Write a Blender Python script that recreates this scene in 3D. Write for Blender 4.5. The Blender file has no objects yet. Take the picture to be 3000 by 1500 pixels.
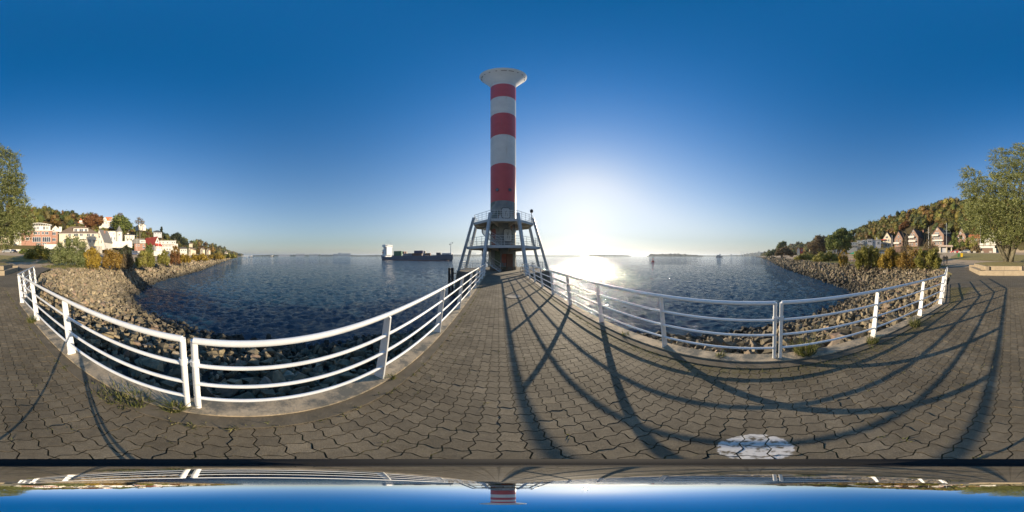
import bpy, bmesh, math, random
import numpy as np
from mathutils import Vector, Matrix

# ------------------------------------------------------------------ scene, camera, sky, sun
scene = bpy.context.scene
scene.render.engine = 'CYCLES'
scene.cycles.use_denoising = True
try:
    scene.cycles.denoiser = 'OPENIMAGEDENOISE'
except Exception:
    pass
scene.cycles.max_bounces = 8
scene.cycles.glossy_bounces = 4
scene.cycles.transparent_max_bounces = 8
scene.cycles.sample_clamp_indirect = 6.0
scene.cycles.volume_bounces = 0

R = math.radians
YAW = 4.7                    # the pier runs along +Y, the picture's middle looks 4.7 deg to its right
CH = 1.75                    # eye height above the paving
WZ = -3.0                    # river level
PXD = 0.12                   # degrees per photograph pixel (3000 px = 360 deg)

cam_d = bpy.data.cameras.new('camera')
cam = bpy.data.objects.new('camera', cam_d)
scene.collection.objects.link(cam)
cam.location = (0, 0, CH)
cam.rotation_euler = (R(90), 0, R(-YAW))
cam_d.type = 'PANO'
try:
    cam_d.panorama_type = 'EQUIRECTANGULAR'
except Exception:
    pass
try:
    cam_d.cycles.panorama_type = 'EQUIRECTANGULAR'
except Exception:
    pass
cam_d.clip_start = 0.01
cam_d.clip_end = 30000
scene.camera = cam

SUN_AZ = 25.8 + YAW          # clockwise from +Y
SUN_EL = 15.3
world = bpy.data.worlds.new('World')
scene.world = world
world.use_nodes = True
wn = world.node_tree
wn.nodes.clear()
SH_K = 0.15
SH_D = 0.40
sky = wn.nodes.new('ShaderNodeTexSky')
sky.sky_type = 'NISHITA'
sky.sun_disc = False
sky.sun_elevation = R(SUN_EL)
sky.sun_rotation = R(SUN_AZ)
sky.altitude = 0
sky.air_density = 1.4
sky.dust_density = 0.34
sky.ozone_density = 6.0
hsv = wn.nodes.new('ShaderNodeHueSaturation')
# the clear air overhead is a deeper blue than the hazy air low down
wtc = wn.nodes.new('ShaderNodeTexCoord'); wsx = wn.nodes.new('ShaderNodeSeparateXYZ'); wmr = wn.nodes.new('ShaderNodeMapRange')
wmr.interpolation_type = 'SMOOTHSTEP'
wmr.inputs[1].default_value = 0.05; wmr.inputs[2].default_value = 0.95; wmr.inputs[3].default_value = 1.02; wmr.inputs[4].default_value = 1.24
wn.links.new(wtc.outputs['Generated'], wsx.inputs[0]); wn.links.new(wsx.outputs[2], wmr.inputs[0]); 
# bright hazy air round the sun: a soft shoulder and paler colour towards the light, as the eye and the film see it
wbw = wn.nodes.new('ShaderNodeRGBToBW'); wn.links.new(sky.outputs[0], wbw.inputs[0])
wl_ = wn.nodes.new('ShaderNodeMath'); wl_.operation = 'MULTIPLY_ADD'; wl_.inputs[1].default_value = SH_K; wl_.inputs[2].default_value = 1.0
wn.links.new(wbw.outputs[0], wl_.inputs[0])
wsc = wn.nodes.new('ShaderNodeVectorMath'); wsc.operation = 'DIVIDE'
wn.links.new(sky.outputs[0], wsc.inputs[0]); wn.links.new(wl_.outputs[0], wsc.inputs[1])
wpl = wn.nodes.new('ShaderNodeMapRange'); wpl.interpolation_type = 'SMOOTHSTEP'
wpl.inputs[1].default_value = 0.3; wpl.inputs[2].default_value = 4.6; wpl.inputs[3].default_value = 1.0; wpl.inputs[4].default_value = SH_D
wn.links.new(wbw.outputs[0], wpl.inputs[0])
wms = wn.nodes.new('ShaderNodeMath'); wms.operation = 'MULTIPLY'
wn.links.new(wmr.outputs[0], wms.inputs[0]); wn.links.new(wpl.outputs[0], wms.inputs[1]); wn.links.new(wms.outputs[0], hsv.inputs['Saturation'])
hsv.inputs['Value'].default_value = 1.0
bg = wn.nodes.new('ShaderNodeBackground')
bg.inputs["Strength"].default_value = 0.15
wo = wn.nodes.new('ShaderNodeOutputWorld')
wn.links.new(wsc.outputs[0], hsv.inputs['Color'])
wn.links.new(hsv.outputs[0], bg.inputs['Color'])
wn.links.new(bg.outputs[0], wo.inputs['Surface'])

sun_d = bpy.data.lights.new('sun', 'SUN')
sun_d.energy = 5.0
sun_d.angle = R(0.55)
sun_d.color = (1.0, 0.83, 0.60)
sun = bpy.data.objects.new('sun', sun_d)
scene.collection.objects.link(sun)
sdir = Vector((math.sin(R(SUN_AZ)) * math.cos(R(SUN_EL)), math.cos(R(SUN_AZ)) * math.cos(R(SUN_EL)), math.sin(R(SUN_EL))))
sun.rotation_euler = sdir.to_track_quat('Z', 'Y').to_euler()
sun.location = sdir * 60

vs = scene.view_settings
vs.view_transform = 'Standard'
vs.look = 'None'
vs.exposure = 0.65
vs.gamma = 1.0
vs.use_curve_mapping = False

# ------------------------------------------------------------------ helpers
COL = scene.collection
rng = np.random.default_rng(7)
random.seed(7)

def az_of(px):
    return R((px - 1500) * PXD + YAW)

def at(px, py, z=0.0):
    """the point at height z that the photograph shows at pixel px, py"""
    el = (750 - py) * PXD
    d = (z - CH) / math.tan(R(el))
    a = az_of(px)
    return Vector((d * math.sin(a), d * math.cos(a), z))

def ray(px, d, py):
    """the point d metres away (on the ground plan) at pixel px, py"""
    a = az_of(px)
    return Vector((d * math.sin(a), d * math.cos(a), CH + d * math.tan(R((750 - py) * PXD))))

def link_tag(o, label=None, cat=None, group=None, kind=None):
    if label: o['label'] = label
    if cat: o['category'] = cat
    if group: o['group'] = group
    if kind: o['kind'] = kind
    return o

def thing(name, label, cat, loc=(0, 0, 0), rz=0.0, group=None):
    o = bpy.data.objects.new(name, None)
    o.empty_display_size = 0.2
    COL.objects.link(o)
    o.location = loc
    o.rotation_euler = (0, 0, rz)
    return link_tag(o, label, cat, group)

class MB:
    def __init__(s):
        s.v = []; s.f = []
    def add(s, vs_, fs_):
        b = len(s.v)
        s.v += [tuple(v) for v in vs_]
        s.f += [tuple(i + b for i in f) for f in fs_]
        return s
    def box(s, c, size, rz=0.0, M=None):
        x, y, z = (d / 2 for d in size)
        pts = [Vector((i * x, j * y, k * z)) for k in (-1, 1) for j in (-1, 1) for i in (-1, 1)]
        if M is not None:
            pts = [M @ p for p in pts]
        elif rz:
            m = Matrix.Rotation(rz, 3, 'Z'); pts = [m @ p for p in pts]
        c = Vector(c)
        return s.add([p + c for p in pts], [(0, 2, 3, 1), (4, 5, 7, 6), (0, 1, 5, 4), (2, 6, 7, 3), (0, 4, 6, 2), (1, 3, 7, 5)])
    def b2(s, x0, x1, y0, y1, z0, z1):
        return s.box(((x0 + x1) / 2, (y0 + y1) / 2, (z0 + z1) / 2), (x1 - x0, y1 - y0, z1 - z0))
    def tube(s, p, q, r0, r1=None, n=8, caps=True):
        return s.path([p, q], [r0, r0 if r1 is None else r1], n, caps)
    def path(s, pts, rad, n=8, caps=True):
        pts = [Vector(p) for p in pts]
        if not hasattr(rad, '__len__'):
            rad = [rad] * len(pts)
        b = len(s.v)
        prev = None
        for i, p in enumerate(pts):
            t = (pts[min(i + 1, len(pts) - 1)] - pts[max(i - 1, 0)]).normalized()
            if prev is None:
                a = Vector((0, 0, 1)) if abs(t.z) < 0.9 else Vector((1, 0, 0))
                x = t.cross(a).normalized()
            else:
                x = (prev - t * prev.dot(t)).normalized()
            prev = x
            y = t.cross(x)
            for k in range(n):
                a = 2 * math.pi * k / n
                s.v.append(tuple(p + (x * math.cos(a) + y * math.sin(a)) * rad[i]))
        for i in range(len(pts) - 1):
            for k in range(n):
                k2 = (k + 1) % n
                s.f.append((b + i * n + k, b + i * n + k2, b + (i + 1) * n + k2, b + (i + 1) * n + k))
        if caps:
            s.f.append(tuple(b + k for k in range(n))[::-1])
            e = b + (len(pts) - 1) * n
            s.f.append(tuple(e + k for k in range(n)))
        return s
    def lathe(s, prof, n=32, c=(0, 0, 0), a0=0.0, ph=None):
        b = len(s.v)
        c = Vector(c)
        for r, z in prof:
            for k in range(n):
                a = a0 + 2 * math.pi * k / n
                s.v.append((c.x + r * math.cos(a), c.y + r * math.sin(a), c.z + z))
        for i in range(len(prof) - 1):
            for k in range(n):
                k2 = (k + 1) % n
                s.f.append((b + i * n + k, b + i * n + k2, b + (i + 1) * n + k2, b + (i + 1) * n + k))
        if prof[0][0] > 1e-6: s.f.append(tuple(b + k for k in range(n))[::-1])
        e = b + (len(prof) - 1) * n
        if prof[-1][0] > 1e-6: s.f.append(tuple(e + k for k in range(n)))
        return s
    def prism(s, poly, z0, z1):
        n = len(poly)
        b = len(s.v)
        s.v += [(x, y, z0) for x, y in poly] + [(x, y, z1) for x, y in poly]
        s.f.append(tuple(b + i for i in range(n))[::-1])
        s.f.append(tuple(b + n + i for i in range(n)))
        for i in range(n):
            j = (i + 1) % n
            s.f.append((b + i, b + j, b + n + j, b + n + i))
        return s
    def xprism(s, poly, x0, x1):
        """polygon in (y, z), extruded along x"""
        n = len(poly); b = len(s.v)
        s.v += [(x0, y, z) for y, z in poly] + [(x1, y, z) for y, z in poly]
        s.f.append(tuple(b + i for i in range(n))); s.f.append(tuple(b + n + i for i in range(n))[::-1])
        for i in range(n):
            j = (i + 1) % n
            s.f.append((b + j, b + i, b + n + i, b + n + j))
        return s
    def yprism(s, poly, y0, y1):
        """polygon in (x, z), extruded along y"""
        n = len(poly); b = len(s.v)
        s.v += [(x, y0, z) for x, z in poly] + [(x, y1, z) for x, z in poly]
        s.f.append(tuple(b + i for i in range(n))[::-1]); s.f.append(tuple(b + n + i for i in range(n)))
        for i in range(n):
            j = (i + 1) % n
            s.f.append((b + i, b + j, b + n + j, b + n + i))
        return s
    def mesh(s, name, m, smooth=False):
        me = bpy.data.meshes.new(name)
        me.from_pydata(s.v, [], s.f)
        me.validate()
        if m is not None: me.materials.append(m)
        bm = bmesh.new(); bm.from_mesh(me)
        bmesh.ops.recalc_face_normals(bm, faces=bm.faces)
        bm.to_mesh(me); bm.free()
        if smooth:
            me.polygons.foreach_set('use_smooth', [True] * len(me.polygons))
            if smooth != 'all':
                try: me.set_sharp_from_angle(angle=R(40))
                except Exception: pass
        return me
    def obj(s, name, m, parent=None, smooth=False, label=None, cat=None, group=None, kind=None):
        o = bpy.data.objects.new(name, s.mesh(name, m, smooth))
        COL.objects.link(o)
        if parent is not None: o.parent = parent
        return link_tag(o, label, cat, group, kind)

def share(name, me, parent, loc, rot=(0, 0, 0), sc=(1, 1, 1)):
    o = bpy.data.objects.new(name, me)
    COL.objects.link(o)
    if parent is not None: o.parent = parent
    o.location = loc; o.rotation_euler = rot; o.scale = sc
    return o

def np_mesh(name, V, F, m=None, smooth=False, col=None):
    """V (n,3), F (m,k): one mesh from arrays"""
    me = bpy.data.meshes.new(name)
    V = np.asarray(V, dtype=np.float32); F = np.asarray(F, dtype=np.int32)
    k = F.shape[1]
    me.vertices.add(len(V)); me.vertices.foreach_set('co', V.ravel())
    me.loops.add(F.size); me.loops.foreach_set('vertex_index', F.ravel())
    me.polygons.add(len(F))
    me.polygons.foreach_set('loop_start', np.arange(0, F.size, k, dtype=np.int32))
    me.polygons.foreach_set('loop_total', np.full(len(F), k, dtype=np.int32))
    me.polygons.foreach_set('use_smooth', np.full(len(F), bool(smooth)))
    me.update(calc_edges=True)
    if col is not None:
        at_ = me.color_attributes.new('leafcol', 'FLOAT_COLOR', 'POINT')
        c4 = np.ones((len(V), 4), dtype=np.float32); c4[:, :3] = col
        at_.data.foreach_set('color', c4.ravel())
    if m is not None: me.materials.append(m)
    return me

def np_obj(name, V, F, m, parent=None, smooth=False, col=None, **kw):
    o = bpy.data.objects.new(name, np_mesh(name, V, F, m, smooth, col))
    COL.objects.link(o)
    if parent is not None: o.parent = parent
    return link_tag(o, **kw)

# ------------------------------------------------------------------ materials
def ramp_nodes(nt, fac, stops):
    r = nt.nodes.new('ShaderNodeValToRGB')
    el = r.color_ramp.elements
    while len(el) < len(stops): el.new(0.5)
    for e, (p, c) in zip(el, stops):
        e.position = p
        e.color = (*c, 1) if len(c) == 3 else c
    nt.links.new(fac, r.inputs[0])
    return r.outputs[0]

MATS = {}
def mat(name, c, rough=0.7, c2=None, scale=3.0, bump=0.0, bscale=30.0, metal=0.0, spec=0.5, detail=6.0, dist=0.005, grime=None, gscale=1.2, glo=0.55, coat=0.0, streak=False):
    if name in MATS: return MATS[name]
    m = bpy.data.materials.new(name); m.use_nodes = True
    nt = m.node_tree; N = nt.nodes; L = nt.links
    b = N['Principled BSDF']
    b.inputs['Roughness'].default_value = rough
    b.inputs['Metallic'].default_value = metal
    b.inputs['Specular IOR Level'].default_value = spec
    if coat: b.inputs['Coat Weight'].default_value = coat
    geo = N.new('ShaderNodeNewGeometry')
    if c2 is None: c2 = tuple(x * 0.78 for x in c)
    nz = N.new('ShaderNodeTexNoise'); nz.inputs['Scale'].default_value = scale; nz.inputs['Detail'].default_value = detail
    nz.inputs['Roughness'].default_value = 0.65
    L.new(geo.outputs['Position'], nz.inputs['Vector'])
    out = ramp_nodes(nt, nz.outputs[0], [(0.32, c2), (0.68, c)])
    if grime is not None:
        g = N.new('ShaderNodeTexNoise'); g.inputs['Scale'].default_value = gscale; g.inputs['Detail'].default_value = 9
        g.inputs['Roughness'].default_value = 0.72
        if streak:      # rain streaks: the dirt is drawn out downwards
            mp_ = N.new('ShaderNodeMapping'); mp_.inputs['Scale'].default_value = (1, 1, 0.05); L.new(geo.outputs['Position'], mp_.inputs['Vector']); L.new(mp_.outputs[0], g.inputs['Vector'])
        else:
            L.new(geo.outputs['Position'], g.inputs['Vector'])
        f = ramp_nodes(nt, g.outputs[0], [(glo, (0, 0, 0)), (min(1, glo + 0.13), (1, 1, 1))])
        mx = N.new('ShaderNodeMix'); mx.data_type = 'RGBA'
        L.new(f, mx.inputs[0]); L.new(out, mx.inputs[6]); mx.inputs[7].default_value = (*grime, 1)
        out = mx.outputs[2]
    L.new(out, b.inputs['Base Color'])
    if bump:
        bz = N.new('ShaderNodeTexNoise'); bz.inputs['Scale'].default_value = bscale; bz.inputs['Detail'].default_value = 5
        L.new(geo.outputs['Position'], bz.inputs['Vector'])
        bp = N.new('ShaderNodeBump'); bp.inputs['Strength'].default_value = bump; bp.inputs['Distance'].default_value = dist
        L.new(bz.outputs[0], bp.inputs['Height']); L.new(bp.outputs[0], b.inputs['Normal'])
    MATS[name] = m
    return m

def leaf_mat(name, stops, trans=0.35, attr=False, rough=0.6):
    if name in MATS: return MATS[name]
    m = bpy.data.materials.new(name); m.use_nodes = True
    nt = m.node_tree; N = nt.nodes; L = nt.links
    N.clear()
    out = N.new('ShaderNodeOutputMaterial')
    geo = N.new('ShaderNodeNewGeometry')
    if attr:
        a = N.new('ShaderNodeAttribute'); a.attribute_name = 'leafcol'
        mr = N.new('ShaderNodeMapRange'); mr.inputs[3].default_value = 0.6; mr.inputs[4].default_value = 1.45
        L.new(geo.outputs['Random Per Island'], mr.inputs[0])
        mx = N.new('ShaderNodeVectorMath'); mx.operation = 'SCALE'
        L.new(a.outputs['Color'], mx.inputs[0]); L.new(mr.outputs[0], mx.inputs['Scale'])
        col = mx.outputs[0]
    else:
        col = ramp_nodes(nt, geo.outputs['Random Per Island'], stops)
    b = N.new('ShaderNodeBsdfPrincipled'); b.inputs['Roughness'].default_value = rough
    b.inputs['Specular IOR Level'].default_value = 0.35
    t = N.new('ShaderNodeBsdfTranslucent')
    ms = N.new('ShaderNodeMixShader'); ms.inputs[0].default_value = trans
    L.new(col, b.inputs['Base Color']); L.new(col, t.inputs['Color'])
    L.new(b.outputs[0], ms.inputs[1]); L.new(t.outputs[0], ms.inputs[2])
    L.new(ms.outputs[0], out.inputs['Surface'])
    MATS[name] = m
    return m

white_paint = mat('white_paint', (0.82, 0.82, 0.81), 0.38, (0.72, 0.72, 0.70), 6, 0.08, 60, grime=(0.40, 0.30, 0.20), gscale=7, glo=0.645)
grey_paint = mat('grey_paint', (0.50, 0.54, 0.56), 0.5, (0.40, 0.44, 0.46), 2, grime=(0.25, 0.20, 0.15), gscale=3, glo=0.68)
concrete = mat('concrete', (0.42, 0.39, 0.33), 0.85, (0.28, 0.26, 0.22), 5, 0.4, 60, grime=(0.17, 0.16, 0.12), gscale=2.5, glo=0.54)
dark_concrete = mat('dark_concrete', (0.16, 0.145, 0.12), 0.9, (0.08, 0.072, 0.06), 1.2, 0.5, 12, grime=(0.05, 0.06, 0.035), gscale=0.7, glo=0.5)
black_steel = mat('black_steel', (0.035, 0.035, 0.037), 0.6, (0.02, 0.02, 0.02), 5)
glass_dark = mat('window_glass', (0.05, 0.065, 0.085), 0.06, (0.025, 0.03, 0.045), 0.6, spec=0.9)
frame_white = mat('window_white', (0.8, 0.79, 0.76), 0.5)
# ------------------------------------------------------------------ the shore line: (rim of the bank, water's edge) pairs, pier frame coordinates
LEFT = [((-1.42, 8.2), (-3.0, 9.8)), ((-1.42, 5.5), (-6.0, 6.4)), ((-1.42, 2.5), (-6.9, 3.4)), ((-1.42, 0.5), (-7.9, 1.3)), ((-1.42, -2), (-8.7, -1.8)),
        ((-1.42, -4), (-9.4, -3.6)), ((-1.42, -5.75), (-10.0, -6.0)), ((-2.2, -7.8), (-10.9, -7.7)), ((-3.3, -10), (-12.9, -10.5)), ((-5.5, -15.5), (-15, -12.3)),
        ((-9.1, -20.5), (-18.4, -12.9)), ((-14, -21.5), (-21.5, -14.6)), ((-22, -22), (-26, -15.3)), ((-30, -22), (-32, -15)), ((-46, -21), (-47, -13.8)),
        ((-80, -22), (-80, -15)), ((-142, -25), (-142, -17)), ((-300, -27), (-300, -19)), ((-700, -22), (-700, -15)), ((-1300, -5), (-1300, 5)), ((-2300, 25), (-2300, 36))]
RIGHT = [((2.54, 8.2), (4.4, 9.8)), ((2.54, 5.5), (6.9, 5.6)), ((2.54, 3.5), (7.7, 3.8)), ((2.54, 1), (8.8, 1.3)), ((2.54, -1), (9.85, -0.6)), ((2.54, -3), (10.6, -2.8)),
         ((2.54, -5.3), (12, -5.5)), ((3.25, -7.2), (13, -7.5)), ((4.1, -9.2), (14, -9)), ((6, -15), (17, -12.3)), ((10, -20.5), (18.8, -12.8)), ((16, -20.5), (22, -13)),
         ((24, -20), (26.2, -12.9)), ((37, -19.5), (36.8, -12.5)), ((56, -19), (55.8, -11.6)), ((100, -20), (100, -13)), ((173, -23), (173, -16)), ((400, -25), (400, -17)), ((1300, -20), (1300, -8))]
CHAIN = LEFT[::-1] + [((0.56, 8.6), (0.7, 11.2))] + RIGHT
RIMV_U = np.array([p[0][0] for p in LEFT[::-1] if p[0][0] <= -9] + [p[0][0] for p in RIGHT if p[0][0] >= 10])
RIMV_V = np.array([p[0][1] for p in LEFT[::-1] if p[0][0] <= -9] + [p[0][1] for p in RIGHT if p[0][0] >= 10])
def rimv(u): return float(np.interp(u, RIMV_U, RIMV_V))

RIDGE_U = [-2300, -1100, -680, -500, -200, -110, -30, 20, 62, 113, 180, 360, 540, 1300]
RIDGE_H = [20, 30, 38, 35, 33, 42, 45, 48, 46, 33, 29, 26, 26, 18]
RIDGE_S = [95, 95, 95, 105, 110, 128, 135, 128, 116, 104, 98, 100, 100, 90]
S_K = [-5, 0, 4, 12, 42, 44, 53, 55, 61, 66, 84]
Z_K = [-0.1, -0.1, 0.0, 0.32, 3.0, 3.0, 3.0, 3.3, 7.3, 7.6, 8.4]
def zf(u, v):
    s = rimv(u) - v
    sr = float(np.interp(u, RIDGE_U, RIDGE_S)); h = float(np.interp(u, RIDGE_U, RIDGE_H))
    if s <= 84: return float(np.interp(s, S_K, Z_K))
    if s < sr:
        t = (s - 84) / max(sr - 84, 1)
        return 8.4 + (h - 8.4) * t ** 0.9
    return h + 1.5 * math.sin((s - sr) / 40)

# ------------------------------------------------------------------ river
def water_mat():
    m = bpy.data.materials.new('river_water'); m.use_nodes = True
    nt = m.node_tree; N = nt.nodes; L = nt.links
    b = N['Principled BSDF']
    b.inputs['Roughness'].default_value = 0.05
    b.inputs['IOR'].default_value = 1.33
    b.inputs['Specular Tint'].default_value = (0.82, 0.93, 1.0, 1)
    geo = N.new('ShaderNodeNewGeometry')
    big = N.new('ShaderNodeTexNoise'); big.inputs['Scale'].default_value = 0.035; big.inputs['Detail'].default_value = 4
    L.new(geo.outputs['Position'], big.inputs['Vector'])
    L.new(ramp_nodes(nt, big.outputs[0], [(0.35, (0.006, 0.038, 0.078)), (0.65, (0.014, 0.042, 0.068))]), b.inputs['Base Color'])
    mp = N.new('ShaderNodeMapping'); mp.inputs['Rotation'].default_value = (0, 0, R(-8)); mp.inputs["Scale"].default_value = (1.0, 0.38, 1.0)
    L.new(geo.outputs['Position'], mp.inputs['Vector'])
    n1 = N.new('ShaderNodeTexNoise'); n1.inputs['Scale'].default_value = 5.5; n1.inputs['Detail'].default_value = 7; n1.inputs['Roughness'].default_value = 0.62
    L.new(mp.outputs[0], n1.inputs['Vector'])
    n2 = N.new('ShaderNodeTexNoise'); n2.inputs['Scale'].default_value = 1.1; n2.inputs['Detail'].default_value = 6; n2.inputs['Roughness'].default_value = 0.6
    L.new(mp.outputs[0], n2.inputs['Vector'])
    b1 = N.new('ShaderNodeBump'); b1.inputs['Strength'].default_value = 1.0; b1.inputs['Distance'].default_value = 0.24
    b2 = N.new('ShaderNodeBump'); b2.inputs['Strength'].default_value = 1.0; b2.inputs['Distance'].default_value = 0.36
    L.new(n2.outputs[0], b2.inputs['Height'])
    L.new(n1.outputs[0], b1.inputs['Height']); L.new(b2.outputs[0], b1.inputs['Normal'])
    L.new(b1.outputs[0], b.inputs['Normal'])
    return m

na = 860
rr = np.concatenate([[0.3, 2.0], np.geomspace(5.0, 90, 330), np.geomspace(92, 14000, 130)])
nr = len(rr)
aa = np.linspace(0, 2 * np.pi, na, endpoint=False)
A, Rr = np.meshgrid(aa, rr)
X = Rr * np.sin(A); Y = Rr * np.cos(A)
Z = np.zeros_like(X)
space = np.maximum(np.gradient(rr)[:, None], Rr * 2 * np.pi / na)
wr = np.random.default_rng(3)
for i in range(64):
    lam = 0.34 * (1.062 ** i) * wr.uniform(0.9, 1.1)
    th = R(20) + wr.normal(0, 0.75)
    kx, ky = 2 * np.pi / lam * math.cos(th), 2 * np.pi / lam * math.sin(th)
    amp = 0.0135 * lam ** 0.9 if lam < 0.8 else 0.0110 * (0.8 / lam) ** 0.55
    fade = np.clip(lam / (3.2 * space) - 0.6, 0, 1)
    Z += amp * fade * np.sin(kx * X + ky * Y + wr.uniform(0, 6.28))
V = np.stack([X, Y, Z + WZ], -1).reshape(-1, 3)
idx = np.arange(na * nr).reshape(nr, na)
F = np.stack([idx[:-1], np.roll(idx, -1, 1)[:-1], np.roll(idx, -1, 1)[1:], idx[1:]], -1).reshape(-1, 4)[:, ::-1]
np_obj('river', V, F, water_mat(), smooth=True, kind='structure', label='broad blue rippled river round the pier')

# ------------------------------------------------------------------ land behind the shore
def terrain_mat():
    m = bpy.data.materials.new('shore_ground'); m.use_nodes = True
    nt = m.node_tree; N = nt.nodes; L = nt.links
    b = N['Principled BSDF']; b.inputs['Roughness'].default_value = 0.95; b.inputs['Specular IOR Level'].default_value = 0.2
    geo = N.new('ShaderNodeNewGeometry')
    n1 = N.new('ShaderNodeTexNoise'); n1.inputs['Scale'].default_value = 0.16; n1.inputs['Detail'].default_value = 8; n1.inputs['Roughness'].default_value = 0.6
    n2 = N.new('ShaderNodeTexNoise'); n2.inputs['Scale'].default_value = 3.5; n2.inputs['Detail'].default_value = 6
    L.new(geo.outputs['Position'], n1.inputs['Vector']); L.new(geo.outputs['Position'], n2.inputs['Vector'])
    sand = ramp_nodes(nt, n2.outputs[0], [(0.3, (0.32, 0.24, 0.155)), (0.7, (0.46, 0.36, 0.245))])
    grass = ramp_nodes(nt, n2.outputs[0], [(0.3, (0.07, 0.062, 0.022)), (0.7, (0.13, 0.105, 0.042))])
    sep = N.new('ShaderNodeSeparateXYZ'); L.new(geo.outputs['Position'], sep.inputs[0])
    # sand on the low foreshore, turf higher up
    mr = N.new('ShaderNodeMapRange'); mr.inputs[1].default_value = 2.6; mr.inputs[2].default_value = 6.0; mr.inputs[3].default_value = -0.16; mr.inputs[4].default_value = 0.3
    L.new(sep.outputs[2], mr.inputs[0])
    ad = N.new('ShaderNodeMath'); L.new(mr.outputs[0], ad.inputs[0]); L.new(n1.outputs[0], ad.inputs[1])
    fac = ramp_nodes(nt, ad.outputs[0], [(0.50, (0, 0, 0)), (0.58, (1, 1, 1))])
    mx = N.new('ShaderNodeMix'); mx.data_type = 'RGBA'
    L.new(fac, mx.inputs[0]); L.new(sand, mx.inputs[6]); L.new(grass, mx.inputs[7])
    # leaf litter under the woods on the hill
    hr = N.new('ShaderNodeMapRange'); hr.inputs[1].default_value = 8.2; hr.inputs[2].default_value = 10.5; L.new(sep.outputs[2], hr.inputs[0])
    mh_ = N.new('ShaderNodeMix'); mh_.data_type = 'RGBA'; L.new(hr.outputs[0], mh_.inputs[0]); L.new(mx.outputs[2], mh_.inputs[6]); mh_.inputs[7].default_value = (0.058, 0.046, 0.022, 1)
    L.new(mh_.outputs[2], b.inputs['Base Color'])
    bp = N.new('ShaderNodeBump'); bp.inputs['Strength'].default_value = 0.5; bp.inputs['Distance'].default_value = 0.03
    L.new(n2.outputs[0], bp.inputs['Height']); L.new(bp.outputs[0], b.inputs['Normal'])
    return m
us = np.unique(np.concatenate([np.linspace(-160, 170, 111), -np.geomspace(160, 2300, 26), np.geomspace(170, 1300, 20)]))
ss = np.unique(np.concatenate([np.arange(0, 62, 2.0), np.arange(62, 150, 4.0), [170, 210, 280, 400]]))
V = [(u, rimv(u) - s, zf(u, rimv(u) - s) + (rng.normal(0, 0.03) if 2 < s < 40 else 0)) for u in us for s in ss]
ids = np.arange(len(us) * len(ss)).reshape(len(us), len(ss))
F = np.stack([ids[:-1, :-1], ids[:-1, 1:], ids[1:, 1:], ids[1:, :-1]], -1).reshape(-1, 4)
np_obj('terrain', V, F, terrain_mat(), smooth=True, kind='structure', label='sandy foreshore rising to a wooded hillside')

asphalt = mat('asphalt', (0.085, 0.08, 0.075), 0.9, (0.05, 0.048, 0.045), 2.5, 0.3, 50)
V = []; cols_u = [u for u in us if -700 < u < 700]
for u in cols_u:
    r = rimv(u)
    V += [(u, r - 44.6, 3.035), (u, r - 52.4, 3.035)]
F = [(2 * i, 2 * i + 1, 2 * i + 3, 2 * i + 2) for i in range(len(cols_u) - 1)]
np_obj('road', V, F, asphalt, kind='structure', label='grey shore road behind the foreshore')

# turf patches on the foreshore
turf = mat('turf', (0.30, 0.235, 0.08), 0.95, (0.165, 0.14, 0.042), 2.2, 0.7, 25, dist=0.015)
def lawn(poly, seed):
    r_ = np.random.default_rng(seed)
    pts = []
    n = len(poly)
    for i in range(n):
        p, q = Vector(poly[i]), Vector(poly[(i + 1) % n])
        for t in np.linspace(0, 1, 8)[:-1]:
            c = p.lerp(q, t)
            pts.append((c.x + r_.normal(0, 0.35), c.y + r_.normal(0, 0.35)))
    c = np.mean(pts, axis=0)
    V = []; F = []
    rings = 6
    for k in range(rings):
        f = 1 - k / rings
        for x, y in pts:
            X_, Y_ = c[0] + (x - c[0]) * f, c[1] + (y - c[1]) * f
            V.append((X_, Y_, zf(X_, Y_) + 0.05 + 0.03 * (k > 0)))
    m_ = len(pts)
    V.append((c[0], c[1], zf(*c) + 0.09))
    mb = MB(); mb.v = V
    for k in range(rings - 1):
        for i in range(m_):
            j = (i + 1) % m_
            mb.f.append((k * m_ + i, k * m_ + j, (k + 1) * m_ + j, (k + 1) * m_ + i))
    for i in range(m_):
        mb.f.append(((rings - 1) * m_ + i, (rings - 1) * m_ + (i + 1) % m_, len(V) - 1))
    mb.obj('lawn', turf, smooth='all', kind='structure')
lawn([(16, -39), (3, -36), (-10, -33), (-14, -44), (4, -58), (20, -60)], 1)
lawn([(24, -54), (40, -40), (60, -38), (62, -58), (30, -61)], 2)
lawn([(-16, -40), (-9, -31), (-14, -30), (-24, -42), (-22, -55), (-12, -56)], 3)

# ------------------------------------------------------------------ riprap bank
rock_base = mat('rock_bed', (0.075, 0.064, 0.05), 0.95, (0.03, 0.027, 0.022), 2.2, 1.0, 3.0, dist=0.25)
NL = len(LEFT)
RIMZ = {}
for k, z in enumerate([-1.5, -1.35, -1.2, -1.1, -0.95, -0.75, -0.5, -0.25]): RIMZ[NL - 1 - k] = z      # stones lie well below the deck on the ship side
RIMZ[NL] = -1.6
for k, z in enumerate([-1.3, -1.0, -0.75, -0.55, -0.45, -0.4, -0.3, -0.2]): RIMZ[NL + 1 + k] = z
def bank_point(i, t):
    (a, b) = CHAIN[i]
    lat = a[0] + (b[0] - a[0]) * t, a[1] + (b[1] - a[1]) * t
    z0 = RIMZ.get(i, -0.14)
    return lat[0], lat[1], z0 + (WZ - z0) * (t ** 0.92)
ts = [0, 0.12, 0.3, 0.5, 0.7, 0.85, 1.0, 1.2, 1.6]
V = [bank_point(i, t) for i in range(len(CHAIN)) for t in ts]
V = [(x, y, z - 0.14) for x, y, z in V]
nt_ = len(ts)
F = [(i * nt_ + k, i * nt_ + k + 1, (i + 1) * nt_ + k + 1, (i + 1) * nt_ + k) for i in range(len(CHAIN) - 1) for k in range(nt_ - 1)]
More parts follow.
